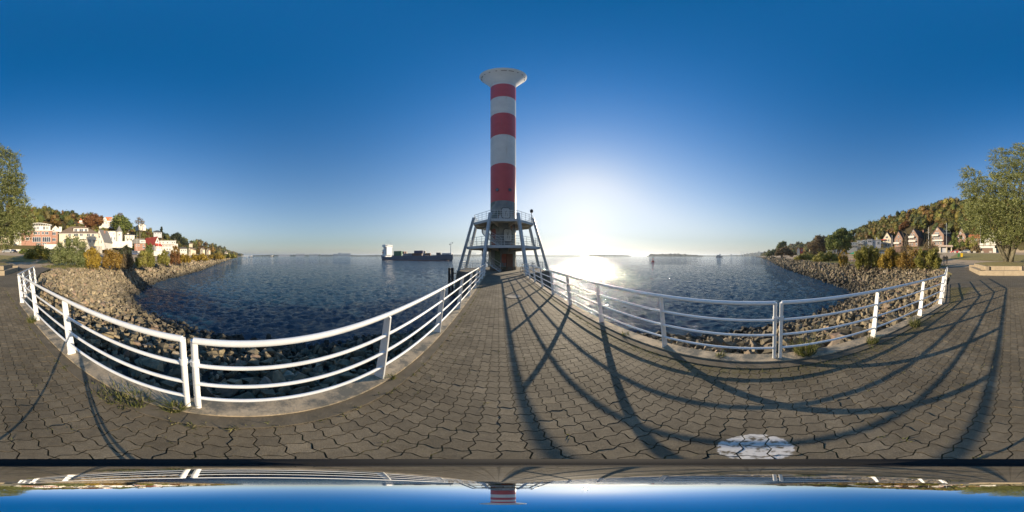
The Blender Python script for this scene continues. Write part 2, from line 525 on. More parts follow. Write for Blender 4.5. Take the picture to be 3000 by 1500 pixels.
bank = np_obj('riprap_bank', V, F, rock_base, kind='structure', label='dark grey riprap bank sloping down to the river')

def rock_mat():
    m = bpy.data.materials.new('riprap_stone'); m.use_nodes = True
    nt = m.node_tree; N = nt.nodes; L = nt.links
    b = N['Principled BSDF']; b.inputs['Roughness'].default_value = 0.82; b.inputs['Specular IOR Level'].default_value = 0.3
    geo = N.new('ShaderNodeNewGeometry'); oi = N.new('ShaderNodeObjectInfo')
    ad = N.new('ShaderNodeMath'); L.new(geo.outputs['Random Per Island'], ad.inputs[0]); L.new(oi.outputs['Random'], ad.inputs[1])
    fr = N.new('ShaderNodeMath'); fr.operation = 'FRACT'; L.new(ad.outputs[0], fr.inputs[0])
    col = ramp_nodes(nt, fr.outputs[0], [(0.0, (0.10, 0.086, 0.058)), (0.35, (0.21, 0.175, 0.115)), (0.6, (0.14, 0.12, 0.085)), (0.8, (0.265, 0.22, 0.145)), (0.93, (0.22, 0.155, 0.115)), (1.0, (0.30, 0.265, 0.20))])
    nz = N.new('ShaderNodeTexNoise'); nz.inputs['Scale'].default_value = 7; nz.inputs['Detail'].default_value = 8
    L.new(geo.outputs['Position'], nz.inputs['Vector'])
    mul = N.new('ShaderNodeMix'); mul.data_type = 'RGBA'; mul.blend_type = 'MULTIPLY'; mul.inputs[0].default_value = 1.0
    L.new(col, mul.inputs[6]); L.new(ramp_nodes(nt, nz.outputs[0], [(0.3, (0.62, 0.62, 0.62)), (0.7, (1.3, 1.26, 1.18))]), mul.inputs[7])
    # the ship side cove's sunlit look is put into its stone colour, paler
    sep = N.new('ShaderNodeSeparateXYZ'); L.new(geo.outputs['Position'], sep.inputs[0])
    du = N.new('ShaderNodeMapRange'); du.inputs[1].default_value = -5.0; du.inputs[2].default_value = 0.0; du.inputs[3].default_value = 1.25; du.inputs[4].default_value = 1.0; L.new(sep.outputs[0], du.inputs[0])
    dv = N.new('ShaderNodeVectorMath'); dv.operation = 'SCALE'; L.new(mul.outputs[2], dv.inputs[0]); L.new(du.outputs[0], dv.inputs['Scale'])
    # wet, weed-darkened stones in the tidal zone
    wob = N.new('ShaderNodeMath'); wob.operation = 'MULTIPLY_ADD'; wob.inputs[1].default_value = 0.8
    n3 = N.new('ShaderNodeTexNoise'); n3.inputs['Scale'].default_value = 0.5; L.new(geo.outputs['Position'], n3.inputs['Vector'])
    L.new(n3.outputs[0], wob.inputs[0]); L.new(sep.outputs[2], wob.inputs[2])
    wet = N.new('ShaderNodeMapRange'); wet.inputs[1].default_value = -2.5; wet.inputs[2].default_value = -1.5; wet.inputs[3].default_value = 1.0; wet.inputs[4].default_value = 0.0
    L.new(wob.outputs[0], wet.inputs[0])
    mw = N.new('ShaderNodeMix'); mw.data_type = 'RGBA'; L.new(wet.outputs[0], mw.inputs[0]); L.new(dv.outputs[0], mw.inputs[6]); mw.inputs[7].default_value = (0.05, 0.046, 0.036, 1)
    L.new(mw.outputs[2], b.inputs['Base Color'])
    bp = N.new('ShaderNodeBump'); bp.inputs['Strength'].default_value = 0.6; bp.inputs['Distance'].default_value = 0.03
    L.new(nz.outputs[0], bp.inputs['Height']); L.new(bp.outputs[0], b.inputs['Normal'])
    return m
ROCK = rock_mat()
rock_meshes = []; rock_arr = []
rk = np.random.default_rng(21)
for k in range(9):
    bm = bmesh.new()
    for i in range(13):
        p = rk.normal(size=3); p /= np.linalg.norm(p)
        p = np.sign(p) * np.abs(p) ** 0.7
        bm.verts.new(p * rk.uniform(0.78, 1.1) * np.array([1.0, 0.74, 0.58]))
    r_ = bmesh.ops.convex_hull(bm, input=bm.verts)
    bmesh.ops.delete(bm, geom=[g for g in r_['geom_interior'] if isinstance(g, bmesh.types.BMVert)], context='VERTS')
    bmesh.ops.triangulate(bm, faces=bm.faces)
    me = bpy.data.meshes.new('stone'); bm.to_mesh(me); bm.free(); me.materials.append(ROCK)
    rock_meshes.append(me)
    v = np.array([x.co[:] for x in me.vertices]); f = np.array([x.vertices[:] for x in me.polygons])
    rock_arr.append((v, f))

# scatter stones over the bank: parametric sampling per chain segment
stones = []
for i in range(len(CHAIN) - 1):
    a0, b0 = CHAIN[i]; a1, b1 = CHAIN[i + 1]
    mid = (np.array(a0) + np.array(a1) + np.array(b0) + np.array(b1)) / 4
    dist = np.linalg.norm(mid)
    if dist > 330: continue
    wid = (np.linalg.norm(np.array(a0) - a1) + np.linalg.norm(np.array(b0) - b1)) / 2
    ln = (np.linalg.norm(np.array(a0) - b0) + np.linalg.norm(np.array(a1) - b1)) / 2
    size = 0.165 if dist < 26 else 0.16 + dist * 0.0034
    n = int(wid * ln / (size * size * 1.35))
    for _ in range(n):
        s_, t = rk.uniform(), rk.uniform(-0.02, 1.1)
        p0 = bank_point(i, max(t, 0)); p1 = bank_point(i + 1, max(t, 0))
        ex = 0 if t >= 0 else t * 3
        p = np.array(p0) * (1 - s_) + np.array(p1) * s_
        sc = size * min(2.1, rk.lognormal(-0.05, 0.45))
        under = -1.42 < p[0] < 2.54 and p[1] < 8.4
        if under: continue
        lim = 0.09 if dist < 30 else 0.3
        z = p[2] + rk.uniform(-0.35, 0.45) * sc
        near_rim = t * ln < 0.55
        if near_rim: z = min(z, p[2] - sc * 0.3)
        stones.append((p[0], p[1], z, sc, rk.integers(0, 9), *rk.uniform(0, 6.28, 3)))
def eul(a, b, c):
    return Matrix.Rotation(c, 3, 'Z') @ Matrix.Rotation(b, 3, 'Y') @ Matrix.Rotation(a, 3, 'X')
def app(s_): return s_[3] / max(1.5, math.sqrt(s_[0] ** 2 + s_[1] ** 2 + (s_[2] - CH) ** 2))
stones.sort(key=app, reverse=True)
for (x, y, z, sc, k, a, b, c) in stones[:300]:
    share('stone', rock_meshes[k], bank, (x, y, z), (a, b * 0.3, c), (sc * 1.15,) * 3)
VV = []; FF = []; base = 0
for (x, y, z, sc, k, a, b, c) in stones[300:]:
    v, f = rock_arr[k]
    M3 = np.array(eul(a, b * 0.3, c))
    VV.append(v @ M3.T * sc + (x, y, z)); FF.append(f + base); base += len(v)
np_obj('stones', np.concatenate(VV), np.concatenate(FF), ROCK, bank, kind='stuff')
print('stones', len(stones))

# ------------------------------------------------------------------ pier slab, paving
UL, UR = -1.245, 2.365                 # railing lines
KI = 0.26                              # paving starts this far inside the railing line
def paver_mat():
    m = bpy.data.materials.new('paver_concrete'); m.use_nodes = True
    nt = m.node_tree; N = nt.nodes; L = nt.links
    b = N['Principled BSDF']; b.inputs['Roughness'].default_value = 0.78; b.inputs['Specular IOR Level'].default_value = 0.35
    geo = N.new('ShaderNodeNewGeometry'); oi = N.new('ShaderNodeObjectInfo')
    ad = N.new('ShaderNodeMath'); L.new(geo.outputs['Random Per Island'], ad.inputs[0]); L.new(oi.outputs['Random'], ad.inputs[1])
    fr = N.new('ShaderNodeMath'); fr.operation = 'FRACT'; L.new(ad.outputs[0], fr.inputs[0])
    col = ramp_nodes(nt, fr.outputs[0], [(0.0, (0.152, 0.124, 0.083)), (0.25, (0.178, 0.145, 0.097)), (0.75, (0.196, 0.160, 0.107)), (1.0, (0.232, 0.190, 0.128))])
    n1 = N.new('ShaderNodeTexNoise'); n1.inputs['Scale'].default_value = 1.1; n1.inputs['Detail'].default_value = 6
    n2 = N.new('ShaderNodeTexNoise'); n2.inputs['Scale'].default_value = 170; n2.inputs['Detail'].default_value = 3
    n3 = N.new('ShaderNodeTexNoise'); n3.inputs['Scale'].default_value = 14; n3.inputs['Detail'].default_value = 7; n3.inputs['Roughness'].default_value = 0.7
    for n_ in (n1, n2, n3): L.new(geo.outputs['Position'], n_.inputs['Vector'])
    def mul(c_, f_):
        x = N.new('ShaderNodeMix'); x.data_type = 'RGBA'; x.blend_type = 'MULTIPLY'; x.inputs[0].default_value = 1
        L.new(c_, x.inputs[6]); L.new(f_, x.inputs[7]); return x.outputs[2]
    c = mul(col, ramp_nodes(nt, n1.outputs[0], [(0.3, (0.70, 0.69, 0.66)), (0.7, (1.16, 1.16, 1.16))]))
    c = mul(c, ramp_nodes(nt, n2.outputs[0], [(0.3, (0.72, 0.72, 0.72)), (0.55, (1, 1, 1)), (0.75, (1.5, 1.5, 1.5))]))
    c = mul(c, ramp_nodes(nt, n3.outputs[0], [(0.35, (0.8, 0.79, 0.76)), (0.65, (1.08, 1.08, 1.08))]))
    # moss creeping out from the sun side kerb
    psx = N.new('ShaderNodeSeparateXYZ'); L.new(geo.outputs['Position'], psx.inputs[0])
    mk = N.new('ShaderNodeMapRange'); mk.inputs[1].default_value = 1.55; mk.inputs[2].default_value = 2.25; mk.inputs[3].default_value = -0.05; mk.inputs[4].default_value = 0.22
    L.new(psx.outputs[0], mk.inputs[0])
    ma = N.new('ShaderNodeMath'); L.new(mk.outputs[0], ma.inputs[0]); L.new(n3.outputs[0], ma.inputs[1])
    mm = N.new('ShaderNodeMix'); mm.data_type = 'RGBA'; L.new(ramp_nodes(nt, ma.outputs[0], [(0.54, (0, 0, 0)), (0.72, (0.85, 0.85, 0.85))]), mm.inputs[0]); L.new(c, mm.inputs[6]); mm.inputs[7].default_value = (0.115, 0.098, 0.035, 1)
    c = mm.outputs[2]
    # worn white paint spot on the stones
    sub = N.new('ShaderNodeVectorMath'); sub.operation = 'SUBTRACT'; sub.inputs[1].default_value = (0.735, -0.005, 0)
    L.new(geo.outputs['Position'], sub.inputs[0])
    fl = N.new('ShaderNodeVectorMath'); fl.operation = 'MULTIPLY'; fl.inputs[1].default_value = (1, 1, 0); L.new(sub.outputs[0], fl.inputs[0])
    ln = N.new('ShaderNodeVectorMath'); ln.operation = 'LENGTH'; L.new(fl.outputs[0], ln.inputs[0])
    wv = N.new('ShaderNodeMath'); wv.operation = 'MULTIPLY_ADD'; wv.inputs[1].default_value = 0.07; L.new(n3.outputs[0], wv.inputs[0]); L.new(ln.outputs['Value'], wv.inputs[2])
    sp = ramp_nodes(nt, wv.outputs[0], [(0.203, (1, 1, 1)), (0.209, (0, 0, 0))])
    n4 = N.new('ShaderNodeTexNoise'); n4.inputs['Scale'].default_value = 22; n4.inputs['Detail'].default_value = 8; L.new(geo.outputs['Position'], n4.inputs['Vector'])
    wear = ramp_nodes(nt, n4.outputs[0], [(0.50, (1, 1, 1)), (0.62, (0, 0, 0))])
    spw = mul(sp, wear)
    mx = N.new('ShaderNodeMix'); mx.data_type = 'RGBA'; L.new(spw, mx.inputs[0]); L.new(c, mx.inputs[6]); mx.inputs[7].default_value = (0.60, 0.57, 0.52, 1)
    L.new(mx.outputs[2], b.inputs['Base Color'])
    bp = N.new('ShaderNodeBump'); bp.inputs['Strength'].default_value = 0.55; bp.inputs['Distance'].default_value = 0.006
    L.new(n3.outputs[0], bp.inputs['Height'])
    bp2 = N.new('ShaderNodeBump'); bp2.inputs['Strength'].default_value = 0.4; bp2.inputs['Distance'].default_value = 0.0025
    L.new(n2.outputs[0], bp2.inputs['Height']); L.new(bp.outputs[0], bp2.inputs['Normal'])
    L.new(bp2.outputs[0], b.inputs['Normal'])
    return m
PAVER = paver_mat()

def joint_mat():
    """bedding sand with moss between the stones; farther off the same wavy joint pattern"""
    m = bpy.data.materials.new('paving_bed'); m.use_nodes = True
    nt = m.node_tree; N = nt.nodes; L = nt.links
    b = N['Principled BSDF']; b.inputs['Roughness'].default_value = 0.9
    geo = N.new('ShaderNodeNewGeometry')
    n1 = N.new('ShaderNodeTexNoise'); n1.inputs['Scale'].default_value = 4; n1.inputs['Detail'].default_value = 7
    L.new(geo.outputs['Position'], n1.inputs['Vector'])
    c = ramp_nodes(nt, n1.outputs[0], [(0.38, (0.07, 0.058, 0.036)), (0.50, (0.11, 0.094, 0.045)), (0.60, (0.17, 0.155, 0.045))])
    L.new(c, b.inputs['Base Color'])
    return m
BED = joint_mat()
# outline of all paving (pier + forecourt)
PAVE = [(UL + KI, 15.4), (UL + KI, -5.55), (-1.95, -7.7), (-2.9, -10), (-5.3, -15.6), (-8.8, -21.2), (-8.5, -26), (-4, -29.5), (3, -30), (9.5, -27), (9.6, -21), (5.7, -15.2), (3.75, -9.3), (2.95, -7.25), (UR - KI, -5.2), (UR - KI, 15.4)]
def inside(x, y, poly):
    c = False
    n = len(poly)
    for i in range(n):
        x1, y1 = poly[i]; x2, y2 = poly[(i + 1) % n]
        if (y1 > y) != (y2 > y) and x < (x2 - x1) * (y - y1) / (y2 - y1) + x1: c = not c
    return c
mb = MB(); mb.prism(PAVE, -0.30, -0.0135)
pave = mb.obj('pavement', BED, kind='structure', label='wavy grey interlocking pavers along the pier and forecourt')

def grow(poly, d):
    out = []
    n = len(poly)
    for i in range(n):
        a, p, b = Vector(poly[i - 1]), Vector(poly[i]), Vector(poly[(i + 1) % n])
        t0 = (p - a).normalized(); t1 = (b - p).normalized()
        n0 = Vector((t0.y, -t0.x)); n1 = Vector((t1.y, -t1.x)); m_ = (n0 + n1).normalized()
        q = p + m_ * d / max(0.5, m_.dot(n0)); out.append((q.x, q.y))
    return out
PAVEX = grow(PAVE, 0.075)
CELL = 0.124; AMP = 0.0125; GAP = 0.0031
def paver_outline():
    """wavy-edged interlocking stone: every joint swings once per stone"""
    n = 4
    pts = []
    h = CELL / 2
    t = np.linspace(0, 1, n + 1)[:-1]
    for s_ in t: pts.append((-h + CELL * s_, -h + AMP * math.sin(2 * math.pi * s_)))
    for s_ in t: pts.append((h - AMP * math.sin(2 * math.pi * s_), -h + CELL * s_))
    for s_ in t: pts.append((h - CELL * s_, h - AMP * math.sin(2 * math.pi * s_)))
    for s_ in t: pts.append((-h + AMP * math.sin(2 * math.pi * s_), h - CELL * s_))
    out = []
    m_ = len(pts)
    for i in range(m_):          # inset for the joint
        p = Vector(pts[i]); a = Vector(pts[i - 1]); b = Vector(pts[(i + 1) % m_])
        tng = (b - a).normalized(); nrm = Vector((-tng.y, tng.x))
        out.append(p + nrm * GAP)
    return [(p.x, p.y) for p in out]
OUT = paver_outline()
# a mirrored twin keeps neighbours matching: stones alternate like a chequerboard
def paver_arrays():
    o = np.array(OUT); n = len(o)
    V = np.concatenate([np.c_[o, np.full(n, -0.026)], np.c_[o * 0.985, np.zeros(n)]])
    return V, n
PV, PN = paver_arrays()
side = [(i, (i + 1) % PN, PN + (i + 1) % PN, PN + i) for i in range(PN)]
top = tuple(PN + i for i in range(PN))
me = bpy.data.meshes.new('paver'); me.from_pydata([tuple(v) for v in PV], [], side + [top]); me.materials.append(PAVER); me.update()
pr = np.random.default_rng(5)
cells = []
nu = int((UR - UL - 2 * KI) / CELL)
MH = (0.63, 6.91, 0.36)               # manhole
for iv in range(int(-12 / CELL), int(11 / CELL)):
    for iu in range(int(-7 / CELL), int(7 / CELL)):
        u = 0.56 + iu * CELL; v = iv * CELL
        if u * u + v * v > (9.0 if v < 0 else 10.5) ** 2: continue
        if not inside(u, v, PAVEX): continue
        if math.hypot(u - MH[0], v - MH[1]) < MH[2] + 0.05: continue
        cells.append((u, v, pr.normal(0, 0.0016) + 0.002 * math.sin(u * 3.1) * math.sin(v * 2.3), pr.normal(0, 0.007), pr.normal(0, 0.007), pr.normal(0, 0.012)))
cells.sort(key=lambda c: c[0] ** 2 + c[1] ** 2)
# the mirror dome hides what lies right under the eye: the largest in view start beyond it
hid = [c for c in cells if math.hypot(c[0], c[1]) < 0.42]
seen = [c for c in cells if math.hypot(c[0], c[1]) >= 0.42]
for (u, v, z, rx, ry, rz_) in seen[:300]:
    share('paver', me, pave, (u, v, z), (rx, ry, rz_))
VV = []; n_all = hid + seen[300:]
for (u, v, z, rx, ry, rz_) in n_all:
    p = PV.copy()
    p[:, 2] += rx * p[:, 1] - ry * p[:, 0] + z
    x = p[:, 0] - rz_ * p[:, 1]; y = p[:, 1] + rz_ * p[:, 0]
    p[:, 0] = x + u; p[:, 1] = y + v
    VV.append(p)
VV = np.concatenate(VV)
m3 = len(PV)
quad = np.array(side)
n_st = len(n_all)
FQ = (quad[None] + (np.arange(n_st) * m3)[:, None, None]).reshape(-1, 4)
me2 = bpy.data.meshes.new('pavers')
FT = (np.array(top)[None] + (np.arange(n_st) * m3)[:, None])
me2.vertices.add(len(VV)); me2.vertices.foreach_set('co', VV.astype(np.float32).ravel())
loops = np.concatenate([FQ.ravel(), FT.ravel()]).astype(np.int32)
me2.loops.add(len(loops)); me2.loops.foreach_set('vertex_index', loops)
tot = np.concatenate([np.full(len(FQ), 4), np.full(len(FT), PN)]).astype(np.int32)
me2.polygons.add(len(tot)); me2.polygons.foreach_set('loop_total', tot)
me2.polygons.foreach_set('loop_start', np.concatenate([[0], np.cumsum(tot)[:-1]]).astype(np.int32))
me2.polygons.foreach_set('use_smooth', np.zeros(len(tot), dtype=bool)); me2.update(calc_edges=True); me2.materials.append(PAVER)
o = bpy.data.objects.new('pavers', me2); COL.objects.link(o); o.parent = pave; o['kind'] = 'stuff'
print('pavers', len(cells))

# farther paving where single stones are below a pixel or two: a sheet with joint relief in the material
def far_paving_mat():
    m = bpy.data.materials.new('paver_field'); m.use_nodes = True
    nt = m.node_tree; N = nt.nodes; L = nt.links
    b = N['Principled BSDF']; b.inputs['Roughness'].default_value = 0.8; b.inputs['Specular IOR Level'].default_value = 0.35
    geo = N.new('ShaderNodeNewGeometry')
    br = N.new('ShaderNodeTexBrick'); br.offset = 0.0
    br.inputs['Scale'].default_value = 1.0
    br.inputs['Brick Width'].default_value = CELL; br.inputs['Row Height'].default_value = CELL; br.inputs['Mortar Size'].default_value = 0.006
    br.inputs['Color1'].default_value = (0.175, 0.145, 0.104, 1); br.inputs['Color2'].default_value = (0.143, 0.12, 0.086, 1); br.inputs['Mortar'].default_value = (0.06, 0.052, 0.036, 1)
    L.new(geo.outputs['Position'], br.inputs['Vector'])
    n1 = N.new('ShaderNodeTexNoise'); n1.inputs['Scale'].default_value = 0.8; n1.inputs['Detail'].default_value = 8
    L.new(geo.outputs['Position'], n1.inputs['Vector'])
    x = N.new('ShaderNodeMix'); x.data_type = 'RGBA'; x.blend_type = 'MULTIPLY'; x.inputs[0].default_value = 1
    L.new(br.outputs[0], x.inputs[6]); L.new(ramp_nodes(nt, n1.outputs[0], [(0.3, (0.8, 0.8, 0.78)), (0.7, (1.12, 1.12, 1.1))]), x.inputs[7])
    L.new(x.outputs[2], b.inputs['Base Color'])
    return m
FARP = far_paving_mat()
mb = MB()
mb.add([(UL + KI, 10.2, -0.012), (UR - KI, 10.2, -0.012), (UR - KI, 15.4, -0.012), (UL + KI, 15.4, -0.012)], [(0, 1, 2, 3)])
ring = [p for p in PAVE if p[1] < -7]
mb.add([(x, y, -0.012) for x, y in [(-2.0, -7.9)] + ring[1:-1] + [(3.15, -7.8)]], [tuple(range(len(ring)))[::-1]])
mb.obj('paving_field', FARP, pave)

# pier deck over the water and its kerbs
mb = MB(); mb.b2(UL - 0.12, UR + 0.12, 8.0, 15.6, -0.75, -0.32)
mb.b2(UL + 0.4, UR - 0.4, 8.0, 15.6, -1.3, -0.752)
mb.obj('pier_deck', dark_concrete, kind='structure', label='concrete deck carrying the walkway out to the lighthouse')
def kerb_strip(pts, w_out, w_in, z0, z1, name, m):
    """a strip along a polyline, w_out to the left of travel, w_in to the right"""
    pts = [Vector((x, y)) for x, y in pts]
    mb = MB(); L_ = []; R_ = []
    for i, p in enumerate(pts):
        t = (pts[min(i + 1, len(pts) - 1)] - pts[max(i - 1, 0)]).normalized()
        nrm = Vector((-t.y, t.x))
        L_.append(p + nrm * w_out); R_.append(p - nrm * w_in)
    for i in range(len(pts) - 1):
        q = [L_[i], R_[i], R_[i + 1], L_[i + 1]]
        if i % 2: dz = 0.003
        else: dz = 0
        mb.add([(c.x, c.y, z0) for c in q] + [(c.x, c.y, z1 + dz) for c in q],
               [(3, 2, 1, 0), (4, 5, 6, 7), (0, 1, 5, 4), (1, 2, 6, 5), (2, 3, 7, 6), (3, 0, 4, 7)])
    return mb
LK = [(UL, 15.4), (UL, 11), (UL, 6.8), (UL, 3.2), (UL, -0.39), (UL, -2.2), (UL, -5.7), (-2.1, -7.8), (-3.1, -10.0)]
RK = [(UR, 15.4), (UR, 11), (UR, 6.8), (UR, 3.2), (UR, -0.33), (UR, -2.2), (UR, -5.3), (3.1, -7.2), (3.85, -9.1)]
kerb_mat = mat('kerb_concrete', (0.52, 0.41, 0.27), 0.88, (0.34, 0.27, 0.18), 6, 0.5, 50, grime=(0.15, 0.14, 0.11), gscale=3.5, glo=0.46)
band_mat = mat('kerb_band', (0.165, 0.135, 0.092), 0.88, (0.10, 0.083, 0.055), 5, 0.5, 50, grime=(0.36, 0.30, 0.21), gscale=4, glo=0.62)
kerb_strip(LK, 0.10, 0.13, -1.7, 0.035, 'k', None).obj('kerb', kerb_mat, kind='structure')
kerb_strip(RK, 0.13, 0.10, -1.7, 0.035, 'k', None).obj('kerb', kerb_mat, kind='structure')
kerb_strip(LK, KI, -0.103, -0.3, 0.012, 'k', None).obj('kerb', band_mat, kind='structure')
kerb_strip(RK, -0.103, KI, -0.3, 0.012, 'k', None).obj('kerb', band_mat, kind='structure')
# ------------------------------------------------------------------ white railings
RAILZ = [1.05, 0.77, 0.50, 0.235]
LEAN = 0.125 / 1.05
def post_mesh():
    """flat tapered plate standing across the railing, top leaning inwards (+x inward)"""
    mb = MB()
    t = 0.011
    prof = [(-0.075, 0.0), (0.055, 0.0), (0.052 + 1.05 * LEAN * 0.86, 1.01), (0.008 + 1.05 * LEAN, 1.045), (-0.042 + 1.05 * LEAN, 1.045)]
    mb.yprism(prof, -t, t)
    mb.b2(-0.075, 0.06, -0.016, -t - 0.0005, 0.0, 0.05)
    return mb.mesh('post', white_paint)
POST = post_mesh()
def railing(name, label, pts, posts, zbase=0.035, start_tube=None, end_tube=None, group='white tubular railings along the pier'):
    """pts: base line (list of (x, y)); inward is on the side of the pier's middle; posts: list of (x, y, direction)"""
    root = thing(name, label, 'railing', (pts[0][0], pts[0][1], 0), 0, group)
    root.matrix_world
    off = Vector((-pts[0][0], -pts[0][1], 0))
    def inward(p, t):
        n = Vector((-t.y, t.x)); c = Vector((0.56, p.y if p.y > -5 else p.y)) - Vector(p)
        return n if n.dot(c) > 0 else -n
    P2 = [Vector(p) for p in pts]
    for k, z in enumerate(RAILZ):
        r = 0.0285 if k == 0 else 0.0200
        line = []
        for i, p in enumerate(P2):
            if i == 0: d1 = d0 = (P2[1] - p).normalized()
            elif i == len(P2) - 1: d1 = d0 = (p - P2[i - 1]).normalized()
            else: d0 = (p - P2[i - 1]).normalized(); d1 = (P2[i + 1] - p).normalized()
            n = (inward(p, d0) + inward(p, d1)).normalized()
            n = n / max(0.6, n.dot(inward(p, d0)))
            q = p + n * (z * LEAN + 0.01)
            line.append(Vector((q.x, q.y, z + zbase)) + off)
        pts3 = [line[0]]
        for i in range(1, len(line)):
            pts3.append(line[i])
        MB().path(pts3, r, 10).obj('rail', white_paint, root, smooth=True)
    for (x, y, dx, dy) in posts:
        d = Vector((dx, dy)).normalized(); n = inward(Vector((x, y)), d)
        share('post', POST, root, Vector((x, y, zbase)) + off, (0, 0, math.atan2(n.y, n.x)))
    for e, (p, q) in ((start_tube, (P2[0], P2[1])), (end_tube, (P2[-1], P2[-2]))):
        if e:
            d = (q - p).normalized(); n = inward(p, d)
            b_ = Vector((p.x, p.y, 0.0)) + off; t_ = Vector((p.x + n.x * LEAN * 1.05, p.y + n.y * LEAN * 1.05, 1.05 + zbase)) + off
            MB().path([b_, t_], 0.027, 10).obj('end_post', white_paint, root, smooth=True)
    return root
SP = 1.785
lp, rp = -0.39, -0.33
G2 = 0.045
fl = [lp + SP * k for k in range(1, 9)]; fr_ = [rp + SP * k for k in range(1, 9)]
railing('railing', 'white pier railing on the ship side, from the near gap to the lighthouse', [(UL, lp + G2), (UL, 15.2)], [(UL, y, 0, 1) for y in fl], start_tube=True)
railing('railing', 'white railing along the sunlit stone cove, angled at its end before the planter', [(UL, lp - G2), (UL, -5.7), (-2.15, -7.75), (-3.1, -9.9)],
        [(UL, lp - SP, 0, 1), (UL, lp - 2 * SP + 0.05, 0, 1), (UL, -5.66, 0, 1), (-1.60, -6.5, -0.9, -2.05), (-2.3, -8.1, -0.9, -2.1), (-3.05, -9.8, -0.95, -2.15)], start_tube=True)
railing('railing', 'white pier railing on the sun glitter side, from the near gap to the lighthouse', [(UR, rp + G2), (UR, 15.2)], [(UR, y, 0, 1) for y in fr_], start_tube=True)
railing('railing', 'white railing on the sun side behind the gap, bent towards the two walkers', [(UR, rp - G2), (UR, -5.2), (3.1, -7.1), (3.85, -9.05)],
        [(UR, rp - SP, 0, 1), (UR, rp - 2 * SP + 0.1, 0, 1), (UR, -5.14, 0, 1), (2.65, -5.95, 0.73, -1.9), (3.2, -7.35, 0.75, -1.95), (3.8, -8.95, 0.75, -1.95)], start_tube=True)
def gap_link(x, y, sgn, label):
    t = thing('railing_link', label, 'link', (x, y, 0), 0)
    MB().path([(sgn * 0.098, -G2, 0.83), (sgn * 0.098, G2, 0.83)], 0.012, 8).obj('link_bar', white_paint, t, smooth=True)
    for s_ in (-1, 1):
        MB().path([(sgn * 0.095, s_ * G2, 0.80), (sgn * 0.100, s_ * G2, 0.86)], 0.036, 10).obj('clamp', white_paint, t, smooth=True)
gap_link(UL, lp, 1, 'short white bar clamping the two railing ends on the ship side')
gap_link(UR, rp, -1, 'short white bar clamping the two railing ends on the sun side')

# ------------------------------------------------------------------ tripod with mirror dome under the viewpoint
chrome = bpy.data.materials.new('mirror_chrome'); chrome.use_nodes = True
cb = chrome.node_tree.nodes['Principled BSDF']
cb.inputs['Metallic'].default_value = 1.0; cb.inputs['Roughness'].default_value = 0.0; cb.inputs['Base Color'].default_value = (0.97, 0.97, 0.97, 1)
rho0, K, TH = 0.20, 5.15, R(16.87)
prof = []
for i in range(61):
    th = TH * i / 60
    rho = rho0 * math.cos(K * th) ** (-1 / K)
    prof.append((rho * math.sin(th), CH - rho * math.cos(th)))
rim_r, rim_z = prof[-1]
trip = thing('tripod', 'black camera tripod with polished mirror dome on its head', 'tripod', (0, 0, 0))
MB().lathe(prof[::-1], 128).obj('mirror_dome', chrome, trip, smooth='all')
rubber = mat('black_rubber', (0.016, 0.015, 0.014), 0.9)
MB().lathe([(rim_r * 0.55, rim_z - 0.05), (rim_r * 1.0, rim_z - 0.035), (rim_r * 1.115, rim_z - 0.008), (rim_r * 1.11, rim_z + 0.001), (rim_r * 1.003, rim_z - 0.001)], 64).obj('dome_shade_ring', rubber, trip, smooth='all')  # added black ring, painted stand-in for the soft shadow round the dome's edge
MB().lathe([(0.03, 1.16), (0.034, 1.30), (0.05, rim_z - 0.05)], 20).obj('centre_column', black_steel, trip, smooth=True)
MB().lathe([(0.05, 1.09), (0.062, 1.12), (0.062, 1.18), (0.04, 1.2)], 20).obj('shoulder', black_steel, trip, smooth=True)
for a in (95, 215, 335):
    ca, sa = math.cos(R(a)), math.sin(R(a))
    mb = MB()
    mb.path([(0.05 * ca, 0.05 * sa, 1.14), (0.25 * ca, 0.25 * sa, 0.58)], [0.017, 0.015], 10)
    mb.path([(0.25 * ca, 0.25 * sa, 0.58), (0.44 * ca, 0.44 * sa, 0.005)], [0.012, 0.010], 10)
    mb.obj('leg', black_steel, trip, smooth=True)
    mb = MB(); mb.path([(0.24 * ca, 0.24 * sa, 0.61), (0.26 * ca, 0.26 * sa, 0.55)], 0.021, 10).obj('clamp', black_steel, trip, smooth=True)

# ------------------------------------------------------------------ manhole cover on the walkway
iron = mat('pale_iron', (0.27, 0.24, 0.20), 0.65, (0.19, 0.17, 0.14), 12, 0.4, 40, metal=0.2)
mh = thing('manhole_cover', 'round pale manhole cover set in the pavers before the lighthouse', 'manhole cover', (MH[0], MH[1], 0))
MB().lathe([(0.30, -0.02), (0.30, 0.004), (0.22, 0.006), (0.21, 0.003), (0.06, 0.004), (0.0, 0.004)], 40).obj('lid', iron, mh, smooth=True)
MB().lathe([(0.312, -0.03), (0.312, 0.007), (0.355, 0.007), (0.355, -0.03)], 40).obj('frame', mat('dark_iron', (0.10, 0.095, 0.09), 0.7), mh)

# ------------------------------------------------------------------ lighthouse
TX, TY = 0.585, 20.99
TR = 1.64
LH = thing('lighthouse', 'tall red and white banded lighthouse on a braced steel frame', 'lighthouse', (TX, TY, 0))
red = mat('tower_red', (0.52, 0.075, 0.08), 0.5, (0.44, 0.06, 0.065), 0.8, grime=(0.36, 0.11, 0.10), gscale=2.2, glo=0.58, streak=True)
twhite = mat('tower_white', (0.66, 0.67, 0.65), 0.5, (0.56, 0.57, 0.56), 0.7, grime=(0.50, 0.48, 0.43), gscale=2.2, glo=0.58, streak=True)
def band(name, z0, z1, m, r=TR):
    MB().lathe([(r, z0), (r, z1)], 72).obj(name, m, LH, smooth=True)
zs = [8.64, 14.2, 19.7, 25.2, 30.67, 36.2]
for i in range(5):
    band('tower_band', zs[i], zs[i + 1], red if i % 2 == 0 else twhite)
band('tower_neck', 36.2, 37.6, twhite)
